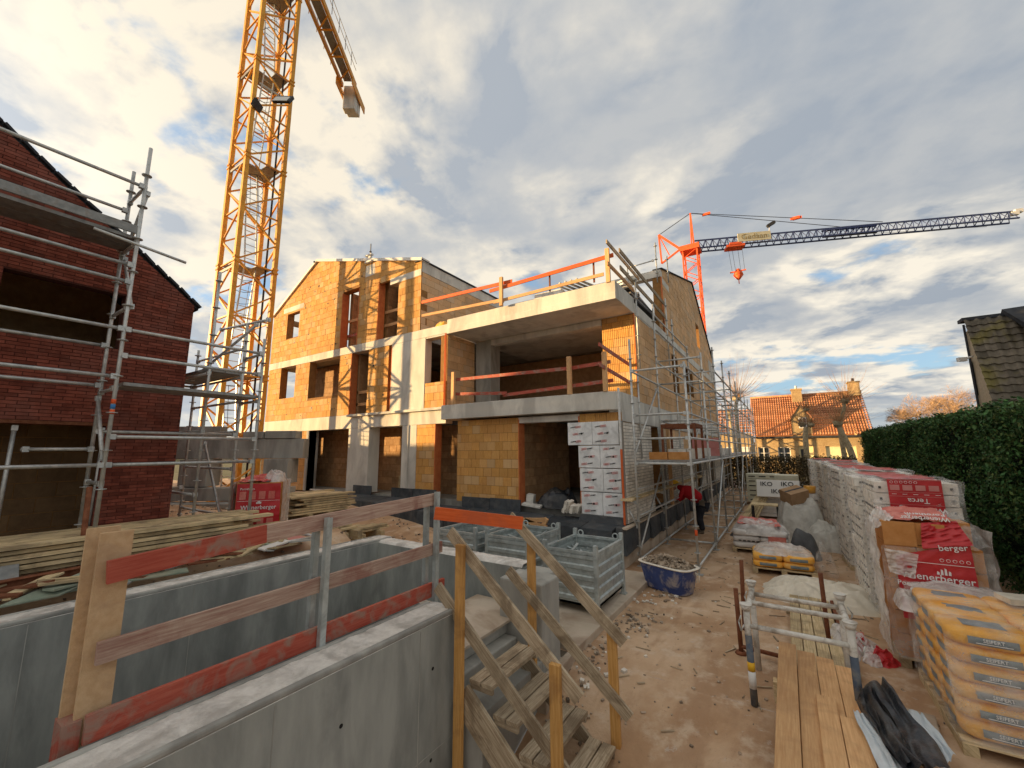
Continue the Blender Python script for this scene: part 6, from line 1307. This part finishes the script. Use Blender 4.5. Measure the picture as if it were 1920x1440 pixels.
h2 = thing('hedge', 'low brown winter hedge in front of the orange roofed house', 'hedge', (.5, 27.5, 0))
def h2f(rg, n_): return np.stack([rg.uniform(-3.2, 3.0, n_), 27.5+rg.normal(0, .28, n_), .15+1.75*rg.random(n_)**.75+.08*rg.normal(0, 1, n_)], 1), np.tile([0, -1., 0], (n_, 1))
leaves('foliage', 'brown_leaf', 16000, h2f, .055, h2, None, 3)
r_ = random.Random(3)
one(lambda b: [b.tube((x, 27.5+r_.gauss(0, .15), 0), (x+r_.gauss(0, .3), 27.5+r_.gauss(0, .2), 1.7), .016, .006, 4) for x in [-3.1+.045*k for k in range(135)]], 'stems', 'bark', h2, kind='stuff')

# ------------------------------------------------------------------ trees
def shoots(b, c_, n_, r0, r1, up_, seed, th=.012, spread=1., seg=3):
    r_ = random.Random(seed)
    for k in range(n_):
        a = r_.uniform(0, 2*pi); e = r_.uniform(-.1, 1.45)/spread; d = V((cos(a)*cos(e), sin(a)*cos(e), sin(e)*1.0+up_)).normalized(); ln = r_.uniform(r0, r1); p = V(c_)+d*.08; t_ = th*r_.uniform(.6, 1.2)
        for j in range(seg):
            q = p+d*ln/seg; b.tube(p, q, t_*(1-j/seg), t_*(1-(j+1)/seg)+.002, 4, False); d = (d+V((r_.gauss(0, .10), r_.gauss(0, .10), .16))).normalized(); p = q
def knob(b, c_, r0, seed): b.grid(lambda u, v: V(c_)+V((cos(2*pi*v)*sin(pi*u), sin(2*pi*v)*sin(pi*u), cos(pi*u)*.75))*r0*(1+.8*noise.noise(V((cos(2*pi*v)*2, sin(2*pi*v)*2.5, u*5+seed)))), 10, 16)
def pollard(label, pts, knobs, seed, n_=60, ln=(1., 2.2), r0=.22):
    t = thing('pollard_tree', label, 'tree', pts[0])
    def tr(b):
        for j, (p, q) in enumerate(zip(pts[:-1], pts[1:])): b.tube(p, q, r0*(1-.12*j), r0*(1-.12*(j+1)), 10, False)
        for k, (c_, rr) in enumerate(knobs): knob(b, c_, rr, seed+k)
    one(tr, 'trunk', 'bark', t); one(lambda b: [shoots(b, c_, n_, *ln, .15, seed+9*k) for k, (c_, rr) in enumerate(knobs)], 'shoots', 'twig', t, kind='stuff'); return t
a = lambda px, py, y=34.: at(px, py, y=y)
g0 = a(1612, 862); g0.z = 0
pollard('leaning pollarded tree with bare shoots in front of the garage door', [g0, a(1592, 838), a(1575, 805), a(1571, 790)], [(a(1571, 795), .27)], 1, 90, (1.2, 2.6), .20)
g1 = a(1586, 790); 
pollard('tall pollarded limb with fanned shoots above the orange roof', [V((a(1580, 800).x, 34.6, 0)), a(1573, 795, 34.6), a(1582, 770, 34.6), a(1583, 755, 34.6)], [(a(1584, 752, 34.6), .24)], 2, 90, (1.4, 3.0), .15)
g2 = V((a(1510, 850, 33).x, 33, 0)); pollard('sunlit pollarded tree before the dormer of the orange roofed house', [g2, a(1510, 820, 33), a(1511, 800, 33)], [(a(1503, 795, 33), .2), (a(1520, 796, 33), .2), (a(1511, 768, 33), .16)], 3, 60, (.5, 1.4), .17)
g3 = V((a(1381, 800, 34).x, 34, 0)); pollard('pollarded tree with fan of shoots behind the scaffold end', [g3, a(1380, 770, 34), a(1381, 752, 34)], [(a(1381, 747, 34), .27)], 4, 110, (1.4, 3.4), .15)
g4 = V((a(1372, 800, 38).x, 38, 0)); pollard('lower pollarded tree partly hidden by the scaffold ledgers', [g4, a(1370, 790, 38), a(1368, 775, 38)], [(a(1368, 775, 38), .25)], 5, 60, (1.2, 2.6), .14)
def bare(label, base, z1, R_, seed, mt_='twig_pink', name='bare_tree', lv=5, flat=.8):
    t = thing(name, label, 'tree', base); r_ = random.Random(seed); lb, tw = MB(), MB()
    def grow(p, d, ln, rad_, l_):
        q = p+d*ln; (lb if l_ < 3 else tw).tube(p, q, rad_, rad_*.65, 6 if l_ < 3 else 3, False)
        if l_ >= lv: return
        for k in range(4 if l_ == 0 else (4 if l_ > 2 else 3)):
            nd = (d+V((r_.gauss(0, .75), r_.gauss(0, .75), r_.gauss(.12, .35)*flat))).normalized(); grow(q, nd, ln*r_.uniform(.6, .85), rad_*.6, l_+1)
    for k in range(7): grow(V(base)+Z*z1, V((cos(k*.9), sin(k*.9), .65)).normalized(), R_*.33, .07, 1)
    lb.tube(base, V(base)+Z*(z1+.05), .16, .12, 8, False); lb.build('trunk', 'bark', t); tw.build('twigs', mt_, t, kind='stuff'); return t
c4 = at(1760, 800, y=46.); bare('round bare tree with dense pinkish twigs glowing above the hedge', (c4.x, 46, 0), 3.4, 3.6, 6, lv=7)
c5 = at(1655, 812, y=60.); 
bare('small distant bare tree beyond the left scaffold', (at(352, 790, y=14.).x-4, 20, 0), 1.8, 3.0, 8, 'twig', lv=5)
bare('distant bare tree between the orange roofed house and the hedge', (at(1645, 810, y=70.).x, 70, 0), 2.0, 3.6, 9, lv=5)
bare('distant bare tree at the end of the street gap by the hedge', (at(1672, 810, y=75.).x, 75, 0), 1.6, 3.4, 19, lv=5)

# ------------------------------------------------------------------ far orange roofed house
oh = thing('orange_roofed_house', 'low yellow brick house with big orange pantile roof and two chimneys', 'house', (2, 47, 0))
Yh = 43.; e0 = at(1411, 812, y=Yh); e1 = at(1618, 823, y=Yh); rd0 = at(1418, 748, y=Yh+3.6); rd1 = at(1613, 733, y=Yh+3.6); zr_ = (rd0.z+rd1.z)/2; ze = (e0.z+e1.z)/2
x0h, x1h = min(e0.x, rd0.x), max(e1.x, rd1.x)
wall('oh', (0, Yh+.2, 0), X, -Y, R(x0h+.1, x1h-.2, 0, ze-.1), [(at(1420, 830, y=Yh).x, at(1441, 830, y=Yh).x, 1.2, 2.5), (at(1457, 830, y=Yh).x, at(1481, 830, y=Yh).x, 1.2, 2.5), (at(1496, 830, y=Yh).x, at(1524, 830, y=Yh).x, 0, 2.6), (at(1547, 830, y=Yh).x, at(1605, 830, y=Yh).x, 0, 2.55)], .6, 9, 0, 0, oh, dep=.3, mtc='yellow_brick', proud=0); PIECES.pop('oh')
for p0, p1 in ((1420, 1441), (1457, 1481)):
    xa, xb = at(p0, 830, y=Yh).x, at(p1, 830, y=Yh).x; o = one(lambda b: (b.box(xa, xb, Yh+.30, Yh+.36, 1.2, 1.27), b.box(xa, xb, Yh+.30, Yh+.36, 2.43, 2.5), b.box(xa, xa+.07, Yh+.3, Yh+.36, 1.27, 2.43), b.box(xb-.07, xb, Yh+.3, Yh+.36, 1.27, 2.43), b.box((xa+xb)/2-.04, (xa+xb)/2+.04, Yh+.3, Yh+.36, 1.27, 2.43), b.box(xa, xb, Yh+.31, Yh+.35, 1.95, 2.0)), 'window_frame', 'white_frame', oh)
    one(lambda b: b.box(xa+.05, xb-.05, Yh+.38, Yh+.39, 1.25, 2.45), 'pane', 'glass_dark', o)
xa, xb = at(1547, 830, y=Yh).x, at(1605, 830, y=Yh).x; one(lambda b: b.box(xa, xb, Yh+.35, Yh+.4, 0, 2.55), 'garage_door', 'garage_door', oh)
xa, xb = at(1496, 830, y=Yh).x, at(1524, 830, y=Yh).x; one(lambda b: b.box(xa, xb, Yh+.45, Yh+.5, 0, 2.6), 'porch_wall', 'garage_door', oh); one(lambda b: b.box(xa+.15, xa+.35, Yh+.4, Yh+.44, 0, 2.3), 'door', 'slate', oh)
one(lambda b: b.box(x0h+.1, x0h+.4, Yh+.55, Yh+7, 0, ze), 'wall', 'yellow_brick', oh)
one(lambda b: b.prism([(Yh+.5, 0), (Yh+6.9, 0), (Yh+6.9, ze-.1), (Yh+3.6, zr_-.15), (Yh+.5, ze+.1)], (x1h-.15, 0, 0), Y, Z, X, .3), 'gable_wall', 'yellow_brick', oh)
# pantiles: wavy sheet per column, courses stepped
def pantile(b, xa, xb, ya, za, yb_, zb_, cols, rows, amp):
    for r0 in range(rows):
        def f_(u, v):
            t = (r0+u)/rows; x = xa+(xb-xa)*v; return (x, ya+(yb_-ya)*t, za+(zb_-za)*t+.05*(1-u)+amp*abs(sin(v*cols*pi)))
        b.grid(f_, 1, cols*4, False, r=random.random())
one(lambda b: pantile(b, x0h-.1, x1h+.05, Yh, ze, Yh+3.6, zr_, 46, 18, .09), 'roof', 'tile_orange', oh, kind='stuff')
one(lambda b: b.hexa([V(p) for p in ((x0h-.1, Yh+3.65, zr_-.1), (x1h+.05, Yh+3.65, zr_-.1), (x1h+.05, Yh+7.2, ze-.1), (x0h-.1, Yh+7.2, ze-.1), (x0h-.1, Yh+3.65, zr_), (x1h+.05, Yh+3.65, zr_), (x1h+.05, Yh+7.2, ze), (x0h-.1, Yh+7.2, ze))]), 'rear_roof', 'tile_orange', oh)
one(lambda b: b.tube((x0h-.1, Yh+3.6, zr_+.03), (x1h+.05, Yh+3.6, zr_+.03), .12), 'ridge_tile', 'tile_orange', oh); one(lambda b: b.box(x0h-.1, x1h+.1, Yh-.12, Yh+.0, ze-.15, ze-.02), 'gutter', 'slate', oh)
for p0, p1, zt_, zb2 in ((1484, 1503, 729, 757), (1592, 1613, 723, 740)):
    ya = Yh+3.2; xa, xb = at(p0, 740, y=ya).x, at(p1, 740, y=ya).x; z1_, z0_ = at(1500, zt_, y=ya).z, at(1500, zb2, y=ya).z; o = one(lambda b: (b.box(xa, xb, ya-.3, ya+.5, z0_-.4, z1_-.12), b.box(xa-.06, xb+.06, ya-.36, ya+.56, z1_-.12, z1_)), 'chimney', 'yellow_brick', oh); one(lambda b: b.tube(((xa+xb)/2, ya, z1_), ((xa+xb)/2, ya, z1_+.3), .1), 'chimney_pot', 'white_frame' if p0 < 1500 else 'slate', o)
da, db_ = at(1485, 800, y=Yh+.1).x, at(1522, 800, y=Yh+.1).x; dz0 = ze-.2; dz1 = at(1500, 785, y=Yh).z; dzp = at(1505, 758, y=Yh).z
dm = one(lambda b: b.prism([(da, dz0), (db_, dz0), (db_, dz1), ((da+db_)/2, dzp), (da, dz1)], (0, Yh+.05, 0), X, Z, -Y, 2.2), 'dormer', 'yellow_brick', oh)
one(lambda b: (b.beam((da-.15, Yh+1.1, dz1-.1), ((da+db_)/2, Yh+1.1, dzp+.08), 2.3, .1), b.beam((db_+.15, Yh+1.1, dz1-.1), ((da+db_)/2, Yh+1.1, dzp+.08), 2.3, .1)), 'dormer_roof', 'tile_orange', oh)
wa, wb_ = at(1498, 795, y=Yh).x, at(1513, 795, y=Yh).x; wz0, wz1 = at(1500, 803, y=Yh).z, at(1500, 783, y=Yh).z
o = one(lambda b: (b.box(wa, wb_, Yh-.02, Yh+.04, wz1-.06, wz1), b.box(wa, wb_, Yh-.02, Yh+.04, wz0, wz0+.06), b.box(wa, wa+.06, Yh-.02, Yh+.04, wz0+.06, wz1-.06), b.box(wb_-.06, wb_, Yh-.02, Yh+.04, wz0+.06, wz1-.06), b.box((wa+wb_)/2-.03, (wa+wb_)/2+.03, Yh-.02, Yh+.04, wz0+.06, wz1-.06), b.box(wa+.06, wb_-.06, Yh-.01, Yh+.03, (wz0+wz1)/2-.03, (wz0+wz1)/2+.03)), 'window_frame', 'white_frame', oh); one(lambda b: b.box(wa+.05, wb_-.05, Yh+.035, Yh+.045, wz0, wz1), 'pane', 'glass_dark', o)
o2h = thing('distant_house', 'distant orange roofed house seen through the scaffold tubes', 'house', (-8, 62, 0))
xa, xb = at(1345, 790, y=60).x, at(1404, 790, y=60).x; one(lambda b: b.box(xa, xb, 60.2, 66, 0, 4.3), 'wall', 'yellow_brick', o2h)
one(lambda b: pantile(b, xa-.3, xb+.3, 60, 4.3, 63, at(1370, 770, y=63).z, 20, 8, .1), 'roof', 'tile_orange', o2h, kind='stuff')
for k in range(3): one(lambda b: b.box(xa+.8+k*1.6, xa+1.8+k*1.6, 60.1, 60.18, 1.4, 2.6), 'window', 'white_frame', o2h)

# ------------------------------------------------------------------ right house with dark mossy roof
rh = thing('tiled_house', 'brick house with steep dark mossy tiled roof behind the tall hedge', 'house', (6, 17, 0))
XW = 5.0; pr_ = at(1810, 602, x=XW); pe = at(1863, 752, x=XW); yR, zR = pr_.y, pr_.z; yE, zE = pe.y, pe.z; sl_ = (zR-zE)/(yR-yE)
yE2 = yE-.6; zE2 = zE-.6*sl_
one(lambda b: b.prism([(yE2+.15, 0), (yR+.55, 0), (yR+.55, zR-.25), (yR-.05, zR-.12), (yE2+.15, zE2)], (XW+.12, 0, 0), Y, Z, -X, .3), 'gable_wall', 'buff_brick', rh)
one(lambda b: b.box(XW+.5, 14, yE2+.2, yE2+.5, 0, zE2), 'wall', 'buff_brick', rh); one(lambda b: b.box(XW+.43, 14, yR, yR+.3, 0, zR-.1), 'wall', 'buff_brick', rh)
cols, rows_ = 34, 20; tw = .235; dy, dz_ = (yR-yE2)/rows_, (zR-zE2)/rows_; cnt = 0; st_ = MB(); lst = []
for r0 in range(rows_):
    for c_ in range(cols):
        b = MB(); xx = XW-.05+c_*tw; yy_, zz_ = yE2+dy*r0, zE2+dz_*r0; rn = random.random(); ofs = random.uniform(-.008, .008)
        nx_, nz_ = -dz_, dy; l_ = math.hypot(nx_, nz_); nv_ = V((0, nx_/l_, nz_/l_))
        def f_(u, v): return V((xx+tw*1.03*v, yy_+dy*1.12*u, zz_+dz_*1.12*u))+nv_*((.045+ofs)*(1-u)+.030*sin(v*2*pi+.6)+.03)
        def f2(u, v): return V((xx+tw*1.03*v, yy_, zz_))+nv_*((.045+ofs)+.030*sin(v*2*pi+.6)+.03-.03*u)
        b.grid(f_, 1, 6, True, rn); b.grid(f2, 1, 6, True, rn)
        if c_ < 15: b.build('roof_tile', 'tile_dark', rh)
        else: i = len(st_.v); st_.v += b.v; st_.f += [tuple(k+i for k in f) for f in b.f]; st_.uv += b.uv; st_.r += b.r; st_.sm += b.sm
st_.build('roof_tiling', 'tile_dark', rh, kind='stuff')
one(lambda b: b.hexa([V(p) for p in ((XW, yE2, zE2-.05), (14, yE2, zE2-.05), (14, yR, zR-.05), (XW, yR, zR-.05), (XW, yE2, zE2+.01), (14, yE2, zE2+.01), (14, yR, zR+.01), (XW, yR, zR+.01))]), 'roof_deck', 'slate', rh)
one(lambda b: b.box(XW-.08, 14, yR-.05, yR+.35, zR+.0, zR+.10), 'ridge_cap', 'slate', rh); one(lambda b: b.tube((XW+.07, yR+.45, 0), (XW+.07, yR+.45, zR-.02), .03), 'downpipe', 'slate', rh)
q = at(1892, 600, y=yR-.4); one(lambda b: b.hexa([V(p) for p in ((q.x+.35, yR-.9, zR-.9), (q.x+3, yR-.9, zR-.9), (q.x+3, yR, zR+.2), (q.x, yR, zR+.12), (q.x+.35, yR-1.0, zR-.8), (q.x+3, yR-1.0, zR-.8), (q.x+3, yR-.1, zR+.3), (q.x, yR-.1, zR+.2))]), 'dormer_cheek', 'slate', rh)
q = at(1812, 672, x=XW-.1); one(lambda b: (b.tube(q+V((0, .0, 0)), q+V((.15, 0, .05)), .03), b.obox(q+V((-.1, 0, -.02)), .2, .12, .12, .3)), 'camera', 'white_frame', rh)
q = at(1831, 735, x=XW+.1); one(lambda b: b.box(XW+.09, XW+.118, q.y-.05, q.y+.06, q.z-.1, q.z+.95), 'slit_window', 'dark_steel', rh)
# distant tree line and hills of hedgerow
def tl(rg, n_):
    th = rg.uniform(-1.35, .62, n_); d = rg.uniform(150, 260, n_); h = (2.2+2.2*np.abs(np.sin(th*23)*np.sin(th*61+1)))*rg.random(n_)**.6
    return np.stack([np.sin(th)*d, np.cos(th)*d, h], 1), np.tile([0, -1., 0], (n_, 1))
leaves('tree_line', 'brown_leaf', 30000, tl, .8, None, 'stuff', 5)
